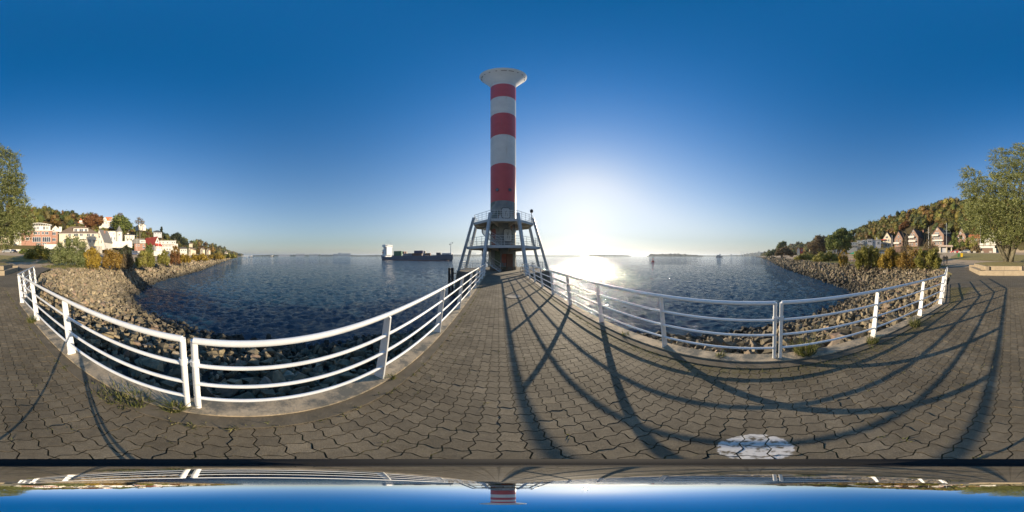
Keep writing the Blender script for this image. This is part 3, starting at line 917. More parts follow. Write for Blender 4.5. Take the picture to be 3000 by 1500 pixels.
for z in zs[1:5] + [36.2]:
    pass
cap = MB().lathe([(TR + 0.05, 37.4), (TR + 0.05, 37.9), (2.70, 41.15), (2.74, 41.25), (3.06, 42.2), (3.06, 42.45), (2.7, 42.6), (0.01, 42.7)], 72).obj('gallery_cap', twhite, LH, smooth=True)
for k in range(20):                       # drain slots round the cap
    a = 2 * math.pi * k / 20
    w = 0.33 if k % 5 in (0, 1) else 0.10
    mb = MB()
    r0, r1 = 2.725, 2.80
    ps = []
    for s_ in (-w, -w / 3, w / 3, w):
        aa_ = a + s_ / 2.7
        ps.append(((r0 + 0.006) * math.cos(aa_), (r0 + 0.006) * math.sin(aa_), 41.18)); ps.append(((r1 + 0.014) * math.cos(aa_), (r1 + 0.014) * math.sin(aa_), 41.36))
    mb.add(ps, [(0, 2, 3, 1), (2, 4, 5, 3), (4, 6, 7, 5)])
    mb.obj('drain_slot', black_steel, cap)
# painted drum at the foot: grey-blue mural with red patches
def mural_mat():
    m = bpy.data.materials.new('mural'); m.use_nodes = True
    nt = m.node_tree; N = nt.nodes; L = nt.links
    b = N['Principled BSDF']; b.inputs['Roughness'].default_value = 0.6
    geo = N.new('ShaderNodeNewGeometry')
    mp = N.new('ShaderNodeMapping'); mp.inputs['Scale'].default_value = (1, 1, 0.8); mp.inputs['Location'].default_value = (3.3, 1.4, 0.5)
    L.new(geo.outputs['Position'], mp.inputs['Vector'])
    n1 = N.new('ShaderNodeTexNoise'); n1.inputs['Scale'].default_value = 0.55; n1.inputs['Detail'].default_value = 3
    n2 = N.new('ShaderNodeTexNoise'); n2.inputs['Scale'].default_value = 1.3; n2.inputs['Detail'].default_value = 5
    L.new(mp.outputs[0], n1.inputs['Vector']); L.new(mp.outputs[0], n2.inputs['Vector'])
    c1 = ramp_nodes(nt, n1.outputs[0], [(0.30, (0.06, 0.09, 0.12)), (0.42, (0.14, 0.17, 0.19)), (0.52, (0.22, 0.24, 0.24)), (0.58, (0.10, 0.13, 0.11)), (0.70, (0.05, 0.10, 0.16))])
    c2 = ramp_nodes(nt, n2.outputs[0], [(0.64, (0, 0, 0)), (0.70, (0.7, 0.7, 0.7))])
    mx = N.new('ShaderNodeMix'); mx.data_type = 'RGBA'; L.new(c2, mx.inputs[0]); L.new(c1, mx.inputs[6]); mx.inputs[7].default_value = (0.28, 0.10, 0.07, 1)
    L.new(mx.outputs[2], b.inputs['Base Color'])
    return m
band('painted_drum', -0.1, 8.64, mural_mat(), TR + 0.004)
band('plinth', -0.1, 0.45, dark_concrete, TR + 0.10)
def curved_patch(name, a0, a1, z0, z1, m, r, parent, corner=0.25):
    """a rounded panel lying on the drum; angles from the side facing the pier (deg, + to the right)"""
    n, k = 12, 10
    mb = MB()
    for j in range(k + 1):
        tz = j / k; z = z0 + (z1 - z0) * tz
        e = max(0, (abs(tz - 0.5) * 2 - (1 - 2 * corner)) / (2 * corner))
        sh = 1 - 0.28 * (1 - math.sqrt(max(0, 1 - e * e)))
        for i in range(n + 1):
            a = R((a0 + a1) / 2 + (a1 - a0) * (i / n - 0.5) * sh)
            mb.v.append((r * math.sin(a), -r * math.cos(a), z))
    for j in range(k):
        for i in range(n):
            q = j * (n + 1) + i
            mb.f.append((q, q + 1, q + n + 2, q + n + 1))
    return mb.obj(name, m, parent, smooth='all')
pale = mat('mural_pale', (0.40, 0.44, 0.45), 0.6, (0.28, 0.32, 0.34), 1.5)
dk = mat('mural_line', (0.03, 0.035, 0.04), 0.6)
rd = mat('mural_red', (0.27, 0.085, 0.06), 0.6, (0.17, 0.06, 0.05), 2)
def screen(a, z, w, h):
    p = curved_patch('painted_screen', a - w / 2 - 2.5, a + w / 2 + 2.5, z - h / 2 - 0.07, z + h / 2 + 0.07, dk, TR + 0.010, LH)
    q = curved_patch('painted_field', a - w / 2, a + w / 2, z - h / 2, z + h / 2, pale, TR + 0.016, p)
    for (a0, z0, a1, z1) in ((-4, -0.45, -1, 0.0), (-1, 0.0, -5, 0.4), (-1, 0.0, 4, 0.45), (6, -0.5, 6, -0.1)):
        mb = MB(); r = TR + 0.02
        mb.path([(r * math.sin(R(a + a0)), -r * math.cos(R(a + a0)), z + z0 * h / 1.5), (r * math.sin(R(a + a1)), -r * math.cos(R(a + a1)), z + z1 * h / 1.5)], 0.022, 5).obj('painted_line', dk, p)
screen(10, 7.0, 34, 1.25)
screen(19, 4.25, 36, 1.45)
curved_patch('painted_patch', -64, -34, 3.0, 5.1, rd, TR + 0.009, LH)
curved_patch('painted_patch', -20, 2, 6.1, 6.7, pale, TR + 0.009, LH)
curved_patch('painted_patch', -8, 22, 0.9, 2.0, rd, TR + 0.009, LH)
curved_patch('painted_patch', -40, -14, 0.6, 2.4, mat('mural_green', (0.10, 0.16, 0.11), 0.6, (0.06, 0.09, 0.07), 2), TR + 0.009, LH)
for s_ in (-1, 1):
    a = R(s_ * 27)
    M3 = Matrix.Rotation(a, 3, 'Z')
    c = Vector((math.sin(a) * TR, -math.cos(a) * TR, 10.15))
    nv = Vector((math.sin(a), -math.cos(a), 0))
    q = MB().path([c - nv * 0.05, c + nv * 0.05], 0.27, 24).obj('porthole', mat('porthole_rim', (0.30, 0.04, 0.045), 0.5), LH, smooth=True)
    MB().path([c, c + nv * 0.06], 0.19, 24).obj('pane', glass_dark, q, smooth=True)

def octa(Rc, a0=22.5):
    return [(Rc * math.cos(R(a0 + 45 * k - 90)), Rc * math.sin(R(a0 + 45 * k - 90))) for k in range(8)]
def leg_R(z):
    return 5.72 - (5.72 - 4.01) / 6.0 * z
# concrete foot in the river
foot = MB()
lo, hi = octa(6.45), octa(5.95)
foot.v = [(x, y, -3.9) for x, y in lo] + [(x, y, -0.05) for x, y in hi]
foot.f = [tuple(range(8))[::-1], tuple(range(8, 16))] + [(i, (i + 1) % 8, 8 + (i + 1) % 8, 8 + i) for i in range(8)]
foot.obj('concrete_foot', dark_concrete, LH)
MB().prism(octa(5.9), -0.05, 0.0).obj('deck', mat('deck_concrete', (0.20, 0.18, 0.14), 0.9, (0.13, 0.115, 0.09), 2, 0.3, 30), LH)
# eight raking legs
for k in range(8):
    a = R(22.5 + 45 * k - 90)
    d = Vector((math.cos(a), math.sin(a), 0)); tn = Vector((-d.y, d.x, 0))
    mb = MB()
    z0, z1 = -0.4, 6.5
    for (w_, t_, o_) in ((0.13, 0.015, 0.15), (0.13, 0.015, -0.15)):      # flanges
        c0 = d * (leg_R(z0) + o_); c1 = d * (leg_R(z1) + o_)
        pts = []
        for c, z in ((c0, z0), (c1, z1)):
            for sx, sy in ((-1, -1), (1, -1), (1, 1), (-1, 1)):
                p = c + tn * w_ * sx + d * t_ * sy
                pts.append((p.x, p.y, z))
        mb.add(pts, [(3, 2, 1, 0), (4, 5, 6, 7), (0, 1, 5, 4), (1, 2, 6, 5), (2, 3, 7, 6), (3, 0, 4, 7)])
    c0 = d * leg_R(z0); c1 = d * leg_R(z1); pts = []
    for c, z in ((c0, z0), (c1, z1)):
        for sx, sy in ((-1, -1), (1, -1), (1, 1), (-1, 1)):
            p = c + tn * 0.06 * sx + d * 0.135 * sy
            pts.append((p.x, p.y, z))
    mb.add(pts, [(3, 2, 1, 0), (4, 5, 6, 7), (0, 1, 5, 4), (1, 2, 6, 5), (2, 3, 7, 6), (3, 0, 4, 7)])
    mb.obj('leg', grey_paint, LH)
# platforms with railings
soffit = mat('platform_soffit', (0.46, 0.42, 0.34), 0.7, (0.36, 0.33, 0.27), 1.5)
def ring_prism(mb, Ro, Ri, z0, z1):
    po, pi_ = octa(Ro), octa(Ri)
    b = len(mb.v)
    for z in (z0, z1):
        mb.v += [(x, y, z) for x, y in po] + [(x, y, z) for x, y in pi_]
    for i in range(8):
        j = (i + 1) % 8
        mb.f += [(b + i, b + j, b + 16 + j, b + 16 + i), (b + 8 + j, b + 8 + i, b + 24 + i, b + 24 + j), (b + 16 + i, b + 16 + j, b + 24 + j, b + 24 + i), (b + j, b + i, b + 8 + i, b + 8 + j)]
def platform(zd, Rc, name):
    mb = MB(); ring_prism(mb, Rc - 0.08, TR + 0.02, zd - 0.06, zd)
    P = mb.obj(name, soffit, LH)
    mb = MB(); ring_prism(mb, Rc, Rc - 0.075, zd - 0.26, zd + 0.03); mb.obj('edge_beam', grey_paint, P)
    for k in range(8):
        a = R(22.5 + 45 * k - 90); d = Vector((math.cos(a), math.sin(a), 0)); tn = Vector((-d.y, d.x, 0))
        mb = MB(); pts = []
        for r_, h_ in ((TR + 0.03, 0.55), (Rc - 0.09, 0.18)):
            for sx, zz in ((-1, -h_), (1, -h_), (1, -0.062), (-1, -0.062)):
                p = d * r_ + tn * 0.04 * sx; pts.append((p.x, p.y, zd + zz))
        mb.add(pts, [(3, 2, 1, 0), (4, 5, 6, 7), (0, 1, 5, 4), (1, 2, 6, 5), (2, 3, 7, 6), (3, 0, 4, 7)]); mb.obj('bracket', soffit, P)
    deck_rail(P, Rc - 0.10, zd, range(8))
    return P
def deck_rail(P, Rc, zd, sides, h=1.0, lean=0.0):
    oc = octa(Rc)
    for i in sides:
        p, q = Vector((*oc[i - 1], 0)), Vector((*oc[i], 0))
        n = 4
        for k in range(n):
            c = p.lerp(q, (k + 0.02) / n)
            MB().tube((c.x, c.y, zd), (c.x, c.y, zd + h), 0.022, n=6).obj('rail_post', grey_paint, P, smooth=True)
        for j, z in enumerate((h, h * 0.74, h * 0.48, h * 0.22)):
            MB().tube((p.x, p.y, zd + z), (q.x, q.y, zd + z), 0.024 if j == 0 else 0.015, n=6).obj('rail', grey_paint, P, smooth=True)
platform(2.84, leg_R(2.84) - 0.16, 'lower_platform')
UP = platform(5.80, leg_R(5.80) - 0.16, 'upper_platform')
deckrail = MB().prism(octa(0.02), 0.0, 0.01).obj('deck_railing', grey_paint, LH)
deck_rail(deckrail, 5.62, 0.0, [1, 2, 3, 4, 5, 6, 7])
# lamp on the upper platform rail
pl = octa(leg_R(5.8) - 0.30)
p = Vector((*pl[1], 5.8)).lerp(Vector((*pl[2], 5.8)), 0.1)
ln_ = MB().tube(p, p + Vector((0, 0, 1.45)), 0.05, n=10).obj('signal_lamp', grey_paint, LH, smooth=True)
MB().lathe([(0.12, 1.45), (0.2, 1.55), (0.2, 1.8), (0.1, 1.9), (0.0, 1.92)], 16, p).obj('lamp_head', black_steel, ln_, smooth=True)
# curved stairs
def stairs(z0, z1, a0, a1, name):
    n = 16
    S = MB().path([(2.72 * math.sin(R(a0 + (a1 - a0) * i / 20)), -2.72 * math.cos(R(a0 + (a1 - a0) * i / 20)), z0 + (z1 - z0) * i / 20 - 0.05) for i in range(21)], 0.07, 6).obj(name, grey_paint, LH, smooth=True)
    MB().path([(1.86 * math.sin(R(a0 + (a1 - a0) * i / 20)), -1.86 * math.cos(R(a0 + (a1 - a0) * i / 20)), z0 + (z1 - z0) * i / 20 - 0.05) for i in range(21)], 0.06, 6).obj('stringer', grey_paint, S, smooth=True)
    for i in range(n):
        f = (i + 0.5) / n; a = R(a0 + (a1 - a0) * f); z = z0 + (z1 - z0) * (i + 1) / (n + 1)
        da = R(abs(a1 - a0) / n * 0.62)
        mb = MB()
        ps = [(r_ * math.sin(a + s_), -r_ * math.cos(a + s_), z + dz) for dz in (-0.03, 0) for r_, s_ in ((1.86, -da), (1.86, da), (2.72, da), (2.72, -da))]
        mb.add(ps, [(0, 1, 2, 3), (7, 6, 5, 4), (0, 4, 5, 1), (1, 5, 6, 2), (2, 6, 7, 3), (3, 7, 4, 0)])
        mb.obj('tread', grey_paint, S)
    for hh, rr_ in ((0.95, 0.022), (0.62, 0.014), (0.32, 0.014)):
        MB().path([(2.74 * math.sin(R(a0 + (a1 - a0) * i / 20)), -2.74 * math.cos(R(a0 + (a1 - a0) * i / 20)), z0 + (z1 - z0) * i / 20 + hh) for i in range(21)], rr_, 6).obj('handrail', grey_paint, S, smooth=True)
    for i in range(0, 21, 4):
        a = R(a0 + (a1 - a0) * i / 20); z = z0 + (z1 - z0) * i / 20
        MB().tube((2.74 * math.sin(a), -2.74 * math.cos(a), z), (2.74 * math.sin(a), -2.74 * math.cos(a), z + 0.95), 0.02, n=6).obj('baluster', grey_paint, S)
stairs(0.0, 2.84, -8, -112, 'lower_stair')
stairs(2.84, 5.80, -6, -112, 'upper_stair')
# door in the drum
mb = MB(); a = R(26); c = Vector((math.sin(a) * (TR + 0.02), -math.cos(a) * (TR + 0.02), 1.0)); mb.box(c, (0.85, 0.10, 2.0), a)
D_ = mb.obj('door', mat('door_brown', (0.16, 0.08, 0.055), 0.6), LH)
MB().tube(c + Vector((math.cos(a) * 0.3, math.sin(a) * 0.3, 0)) + Vector((math.sin(a), -math.cos(a), 0)) * 0.08, c + Vector((math.cos(a) * 0.3, math.sin(a) * 0.3, 0.14)) + Vector((math.sin(a), -math.cos(a), 0)) * 0.08, 0.02, n=6).obj('handle', black_steel, D_)

# black mooring dolphin beside the foot
dp = at(1321, 863, WZ)
dol = thing('mooring_pile', 'black steel twin mooring pile standing in the water beside the lighthouse foot', 'pile', (dp.x, dp.y, 0))
for s_ in (-0.19, 0.19):
    MB().b2(s_ - 0.13, s_ + 0.13, -0.13, 0.13, -4.5, 0.32).obj('pile_tube', black_steel, dol)
for z in (-2.6, -1.7, -0.8, 0.1):
    MB().b2(-0.30, 0.30, -0.15, 0.15, z, z + 0.08).obj('collar', black_steel, dol)
for z in (-0.35, -2.2):
    MB().tube((0.2, 0.0, z), (2.6, 0.6, z), 0.05, n=6).obj('strut', black_steel, dol)

# bicycle leaning by the deck
def bicycle(loc, rz, label):
    t = thing('bicycle', label, 'bicycle', loc, rz)
    for x in (-0.52, 0.52):
        w = MB()
        w.path([(x + 0.33 * math.cos(a), 0, 0.34 + 0.33 * math.sin(a)) for a in np.linspace(0, 2 * math.pi, 25)], 0.02, 6, False)
        W = w.obj('wheel', rubber, t, smooth=True)
        w = MB()
        for k in range(8):
            a = math.pi * k / 8
            w.tube((x + 0.31 * math.cos(a), 0, 0.34 + 0.31 * math.sin(a)), (x - 0.31 * math.cos(a), 0, 0.34 - 0.31 * math.sin(a)), 0.004, n=4)
        w.obj('spokes', frame_white, W)
    f = MB()
    fr_c = mat('bike_silver', (0.55, 0.55, 0.56), 0.35, metal=0.6)
    for p, q in (((-0.52, 0.34), (-0.08, 0.32)), ((-0.08, 0.32), (-0.2, 0.86)), ((-0.2, 0.8), (0.36, 0.84)), ((-0.08, 0.32), (0.38, 0.76)), ((-0.52, 0.34), (-0.2, 0.78)), ((0.52, 0.34), (0.34, 0.98))):
        f.tube((p[0], 0, p[1]), (q[0], 0, q[1]), 0.018, n=6)
    f.obj('frame', fr_c, t, smooth=True)
    MB().path([(0.30, -0.28, 1.02), (0.36, -0.1, 1.0), (0.36, 0.1, 1.0), (0.30, 0.28, 1.02)], 0.014, 6).obj('handlebar', black_steel, t, smooth=True)
    MB().box((-0.2, 0, 0.90), (0.26, 0.13, 0.06)).obj('saddle', rubber, t)
    return t
bicycle((2.55, 16.9, 0), R(62), 'silver bicycle parked against the railing at the lighthouse deck')
bicycle((4.0, 18.6, 0), R(100), 'dark bicycle standing on the deck behind the lighthouse leg')
# ------------------------------------------------------------------ foliage
def leaf_cloud(r_, lobes, n, size, aspect=0.5, shell=0.55, droop=0.0, wind=(0, 0, 0)):
    """n leaf quads spread through the outer volume of the lobes [(x, y, z, rx, ry, rz)]"""
    lob = np.array(lobes, dtype=float)
    w = (lob[:, 3] * lob[:, 4] + lob[:, 4] * lob[:, 5] + lob[:, 3] * lob[:, 5]); w /= w.sum()
    k = r_.choice(len(lob), n, p=w)
    d = r_.normal(size=(n, 3)); d /= np.linalg.norm(d, axis=1)[:, None]
    rad = shell + (1 - shell) * r_.uniform(0, 1, n) ** 0.6
    rad *= 1 + 0.16 * np.sin(d[:, 0] * 7 + k) * np.sin(d[:, 1] * 6 + 2 * k) + 0.10 * np.sin(d[:, 2] * 11 + 3 * k)
    P = lob[k, :3] + d * lob[k, 3:] * rad[:, None]
    t = r_.normal(size=(n, 3)); t[:, 2] -= droop; t += np.array(wind)
    t /= np.linalg.norm(t, axis=1)[:, None]
    nrm = d + r_.normal(size=(n, 3)) * 0.7
    b = np.cross(nrm, t); b /= np.maximum(np.linalg.norm(b, axis=1), 1e-6)[:, None]
    s_ = size * r_.lognormal(0, 0.35, n)[:, None]
    V = np.stack([P - t * s_, P + b * s_ * aspect, P + t * s_, P - b * s_ * aspect], 1).reshape(-1, 3)
    F = np.arange(4 * n).reshape(n, 4)
    return V, F, k
ico_cache = {}
def ico(sub):
    if sub not in ico_cache:
        bm = bmesh.new(); bmesh.ops.create_icosphere(bm, subdivisions=sub, radius=1)
        ico_cache[sub] = (np.array([v.co[:] for v in bm.verts]), np.array([[v.index for v in f.verts] for f in bm.faces])); bm.free()
    return ico_cache[sub]
def cores(r_, lobes, f=0.72, sub=2):
    v0, f0 = ico(sub)
    VV, FF, b = [], [], 0
    for (x, y, z, rx, ry, rz) in lobes:
        v = v0 * (1 + 0.13 * np.sin(v0[:, :1] * 5 + x) + 0.13 * np.sin(v0[:, 1:2] * 6 + y) * np.sin(v0[:, 2:] * 5))
        VV.append(v * np.array([rx, ry, rz]) * f + (x, y, z)); FF.append(f0 + b); b += len(v0)
    return np.concatenate(VV), np.concatenate(FF)
def tri(F): return np.concatenate([F[:, [0, 1, 2]], F[:, [0, 2, 3]]])
bark = mat('bark', (0.155, 0.125, 0.085), 0.95, (0.075, 0.06, 0.04), 4, 0.9, 14, dist=0.05)
bark_pale = mat('willow_bark', (0.21, 0.19, 0.125), 0.95, (0.10, 0.085, 0.055), 3, 1.0, 9, dist=0.08)
def add_crown(name, lobes, n, size, m, parent, r_, aspect=0.5, core=0.72, droop=0.0, shell=0.55, wind=(0, 0, 0)):
    V, F, k = leaf_cloud(r_, lobes, n, size, aspect, shell, droop, wind)
    F = tri(F)
    if core:
        cv, cf = cores(r_, lobes, core)
        F = np.concatenate([F, cf + len(V)]); V = np.concatenate([V, cv])
    if parent is not None and parent.type == 'EMPTY':
        V = V - np.array(parent.location)
    return np_obj(name, V, F, m, parent)
def branches(pts_list, parent, m, name='trunk'):
    mb = MB()
    o = Vector(parent.location)
    for pts, r0, r1 in pts_list:
        n = len(pts)
        mb.path([Vector(p) - o for p in pts], [r0 + (r1 - r0) * i / (n - 1) for i in range(n)], 8)
    return mb.obj(name, m, parent, smooth='all')
def bent(p, q, r_, j, n=5):
    p, q = Vector(p), Vector(q)
    return [p.lerp(q, i / (n - 1)) + (Vector(r_.normal(size=3)) * j if 0 < i < n - 1 else Vector()) for i in range(n)]

L_WILLOW = leaf_mat('leaf_willow', [(0.0, (0.075, 0.093, 0.022)), (0.3, (0.144, 0.164, 0.044)), (0.6, (0.225, 0.239, 0.073)), (0.85, (0.342, 0.359, 0.152)), (1.0, (0.453, 0.477, 0.244))], 0.35)
L_GREEN = leaf_mat('leaf_green', [(0.0, (0.054, 0.080, 0.017)), (0.5, (0.130, 0.168, 0.034)), (1.0, (0.244, 0.256, 0.073))], 0.35)
L_SAGE = leaf_mat('leaf_sage', [(0.0, (0.068, 0.094, 0.027)), (0.5, (0.150, 0.175, 0.061)), (1.0, (0.328, 0.336, 0.171))], 0.35)
L_YEL = leaf_mat('leaf_yellow', [(0.0, (0.185, 0.125, 0.017)), (0.5, (0.369, 0.257, 0.037)), (1.0, (0.501, 0.369, 0.073))], 0.4)
L_OCHRE = leaf_mat('leaf_ochre', [(0.0, (0.159, 0.091, 0.018)), (0.5, (0.305, 0.189, 0.037)), (1.0, (0.403, 0.287, 0.085))], 0.4)
L_YG = leaf_mat('leaf_yellow_green', [(0.0, (0.134, 0.134, 0.024)), (0.5, (0.255, 0.242, 0.049)), (1.0, (0.376, 0.336, 0.098))], 0.4)
L_DARK = leaf_mat('leaf_dark', [(0.0, (0.016, 0.026, 0.012)), (0.5, (0.036, 0.048, 0.02)), (1.0, (0.075, 0.085, 0.035))], 0.25)
L_TWIG = leaf_mat('leaf_twiggy', [(0.0, (0.084, 0.059, 0.032)), (0.5, (0.175, 0.127, 0.061)), (1.0, (0.294, 0.217, 0.100))], 0.3)
L_RUST = leaf_mat('leaf_rust', [(0.0, (0.11, 0.045, 0.015)), (0.5, (0.21, 0.095, 0.03)), (1.0, (0.29, 0.16, 0.06))], 0.35)
L_WOOD = leaf_mat('leaf_wood', None, 0.3, attr=True)

# ------------------------------------------------------------------ planter wall with the great willow
PW = [(5.1, -19.6), (2.8, -14.5), (-1.6, -14.5), (-3.6, -18.5)]
planter = thing('planter', 'angular stone block planter with a seat step under the willow', 'planter', (0.6, -14.5, 0))
stone_m = mat('planter_stone', (0.36, 0.29, 0.195), 0.85, (0.27, 0.215, 0.145), 2.5, 0.4, 40, grime=(0.22, 0.18, 0.12), gscale=1.5, glo=0.58)
def wall_blocks(poly, z0, z1, thick, nblk, inset, name):
    pts = [Vector(p) for p in poly]
    cen = Vector((0.7, -20.5))
    for i in range(len(pts) - 1):
        p, q = pts[i], pts[i + 1]
        d = (q - p).normalized(); n = Vector((-d.y, d.x))
        if n.dot(cen - p) < 0: n = -n
        p = p + n * inset; q = q + n * inset
        k = nblk[i]
        for j in range(k):
            a = p.lerp(q, j / k) + d * 0.008; b = p.lerp(q, (j + 1) / k) - d * 0.008
            e = n * thick
            mb = MB(); mb.prism([(c.x - 0.6, c.y + 14.5) for c in (a, b, b + e, a + e)], z0, z1)
            mb.obj(name, stone_m, planter)
wall_blocks(PW, -0.05, 0.42, 0.62, [3, 2, 2], 0.0, 'seat_block')
wall_blocks(PW, -0.05, 0.80, 0.28, [3, 2, 2], 0.64, 'wall_block')
mb = MB(); poly = [(4.2, -19.4), (2.25, -15.35), (-1.15, -15.35), (-2.75, -18.3), (-3.2, -24), (-0.5, -27.5), (3.5, -27.3), (5.4, -24)]
c = Vector((0.8, -21.5)); n = len(poly)
mb.v = [(x - 0.6, y + 14.5, 0.66) for x, y in poly] + [(c.x + (x - c.x) * 0.6 - 0.6, c.y + (y - c.y) * 0.6 + 14.5, 0.9) for x, y in poly] + [(c.x - 0.6, c.y + 14.5, 0.98)] + [(x - 0.6, y + 14.5, -0.1) for x, y in poly]
mb.f = [(i, (i + 1) % n, n + (i + 1) % n, n + i) for i in range(n)] + [(n + i, n + (i + 1) % n, 2 * n) for i in range(n)] + [(2 * n + 1 + i, 2 * n + 1 + (i + 1) % n, (i + 1) % n, i) for i in range(n)]
mb.obj('turf_mound', turf, planter, smooth=True)
# low side walls behind
mb = MB(); mb.prism([(x - 0.6, y + 14.5) for x, y in [(-3.6, -18.5), (-4.0, -24.2), (-3.3, -24.3), (-2.95, -18.4)]], -0.05, 0.62); mb.obj('side_wall', stone_m, planter)
mb = MB(); mb.prism([(x - 0.6, y + 14.5) for x, y in [(5.1, -19.6), (6.1, -24.2), (5.5, -24.4), (4.45, -19.7)]], -0.05, 0.62); mb.obj('side_wall', stone_m, planter)

wr_ = np.random.default_rng(11)
WB = ray(2952, 22.0, 768)
WB.z = 0.85
wil = thing('willow_tree', 'huge windblown willow with several stems in the planter', 'tree', WB)
wl = []
def lob(px, py, rp, d, f=1.0, ry=1.0):
    p = ray(px, d, py); k = d * R(PXD) * rp
    wl.append((p.x, p.y, p.z, k * f, k * ry, k))
for a in [(2848, 520, 34, 21.5, 1.0), (2872, 560, 48, 21, 1.2), (2900, 630, 58, 20.5, 1.2), (2868, 672, 40, 21, 1.3), (2832, 500, 16, 21.5, 1.3), (2940, 500, 48, 22, 1.0), (2915, 455, 24, 22, 1.0), (2935, 445, 20, 22, 1.2),
          (2985, 460, 42, 22.5, 1.0), (2990, 430, 18, 22.5, 1.4), (3015, 446, 26, 22, 1.0), (3035, 470, 34, 22.5, 1.0), (2985, 555, 66, 22, 1.1), (2950, 620, 62, 20, 1.1), (3030, 560, 48, 22, 1.0), (3050, 522, 26, 22.5, 1.0),
          (3045, 625, 48, 21, 1.1), (3072, 600, 20, 21.5, 1.2), (3078, 650, 28, 21, 1.1), (3060, 680, 32, 20.5, 1.2), (3010, 670, 48, 20, 1.2), (2960, 690, 30, 20, 1.4), (2900, 690, 26, 20, 1.4), (3020, 712, 18, 21, 1.4), (3085, 675, 18, 21, 1.2), (3038, 530, 42, 22, 1.0), (3050, 580, 40, 21.5, 1.0), (3020, 500, 44, 22, 1.0), (2915, 545, 50, 21.5, 1.1), (2880, 610, 46, 20.8, 1.2), (2945, 580, 60, 21, 1.1), (2965, 500, 50, 22, 1.0), (2845, 560, 30, 21.4, 1.2), (2850, 610, 30, 21.2, 1.4), (2815, 540, 14, 21.5, 1.3), (2822, 650, 16, 21.5, 1.5)]:
    lob(*a)
branch_list = []
for k, (px, py, d) in enumerate([(2855, 560, 21.2), (2890, 640, 20.6), (2935, 520, 22), (2985, 500, 22.3), (2990, 600, 21.5), (3035, 540, 22.3), (3050, 640, 21.2), (2870, 680, 21), (3015, 470, 22.2)]):
    b0 = WB + Vector((wr_.normal(0, 0.45), wr_.normal(0, 0.3), -0.2))
    t_ = ray(px, d, py)
    mid = WB.lerp(t_, 0.45) + Vector((0, 0, 1.2))
    pts = [b0, b0.lerp(mid, 0.5) + Vector(wr_.normal(size=3)) * 0.15, mid, mid.lerp(t_, 0.5) + Vector(wr_.normal(size=3)) * 0.3, t_]
    branch_list.append((pts, 0.30 if k < 7 else 0.2, 0.05))
    for j in range(5):
        s0 = mid.lerp(t_, wr_.uniform(0, 1)); e0 = s0 + Vector(wr_.normal(size=3)) * 1.4 + Vector((0, 0, 0.8))
        branch_list.append(([s0, s0.lerp(e0, 0.5) + Vector(wr_.normal(size=3)) * 0.2, e0], 0.06, 0.012))
branches(branch_list, wil, bark_pale)
def spray_crown(lobes, n_spray, n_leaf, r_):
    lob = np.array(lobes); w = lob[:, 3] * lob[:, 5]; w /= w.sum()
    k = r_.choice(len(lob), n_spray, p=w)
    d = r_.normal(size=(n_spray, 3)); d /= np.linalg.norm(d, axis=1)[:, None]
    rad = 0.25 + 0.75 * r_.uniform(0, 1, n_spray) ** 0.55
    P = lob[k, :3] + d * lob[k, 3:] * rad[:, None]
    ax = d * 0.7 + np.array((0.55, 0.0, 0.35)) + r_.normal(size=(n_spray, 3)) * 0.45
    ax /= np.linalg.norm(ax, axis=1)[:, None]
    ln = r_.uniform(0.5, 1.25, n_spray)
    t = r_.uniform(-0.5, 0.5, (n_spray, n_leaf))
    C = P[:, None] + ax[:, None] * (t * ln[:, None])[..., None] + r_.normal(size=(n_spray, n_leaf, 3)) * 0.085
    C[..., 2] -= (t + 0.5) ** 2 * 0.25
    C = C.reshape(-1, 3); n = len(C)
    tn = np.repeat(ax, n_leaf, 0) + r_.normal(size=(n, 3)) * 0.5; tn /= np.linalg.norm(tn, axis=1)[:, None]
    b = np.cross(tn, r_.normal(size=(n, 3))); b /= np.linalg.norm(b, axis=1)[:, None]
    s_ = 0.10 * r_.lognormal(0, 0.3, n)[:, None]
    V = np.stack([C - tn * s_, C + b * s_ * 0.26, C + tn * s_, C - b * s_ * 0.26], 1).reshape(-1, 3)
    return V, np.arange(4 * n).reshape(n, 4)
V_, F_ = spray_crown(wl, 4300, 26, wr_)
np_obj('crown', V_ - np.array(wil.location), tri(F_), L_WILLOW, wil)

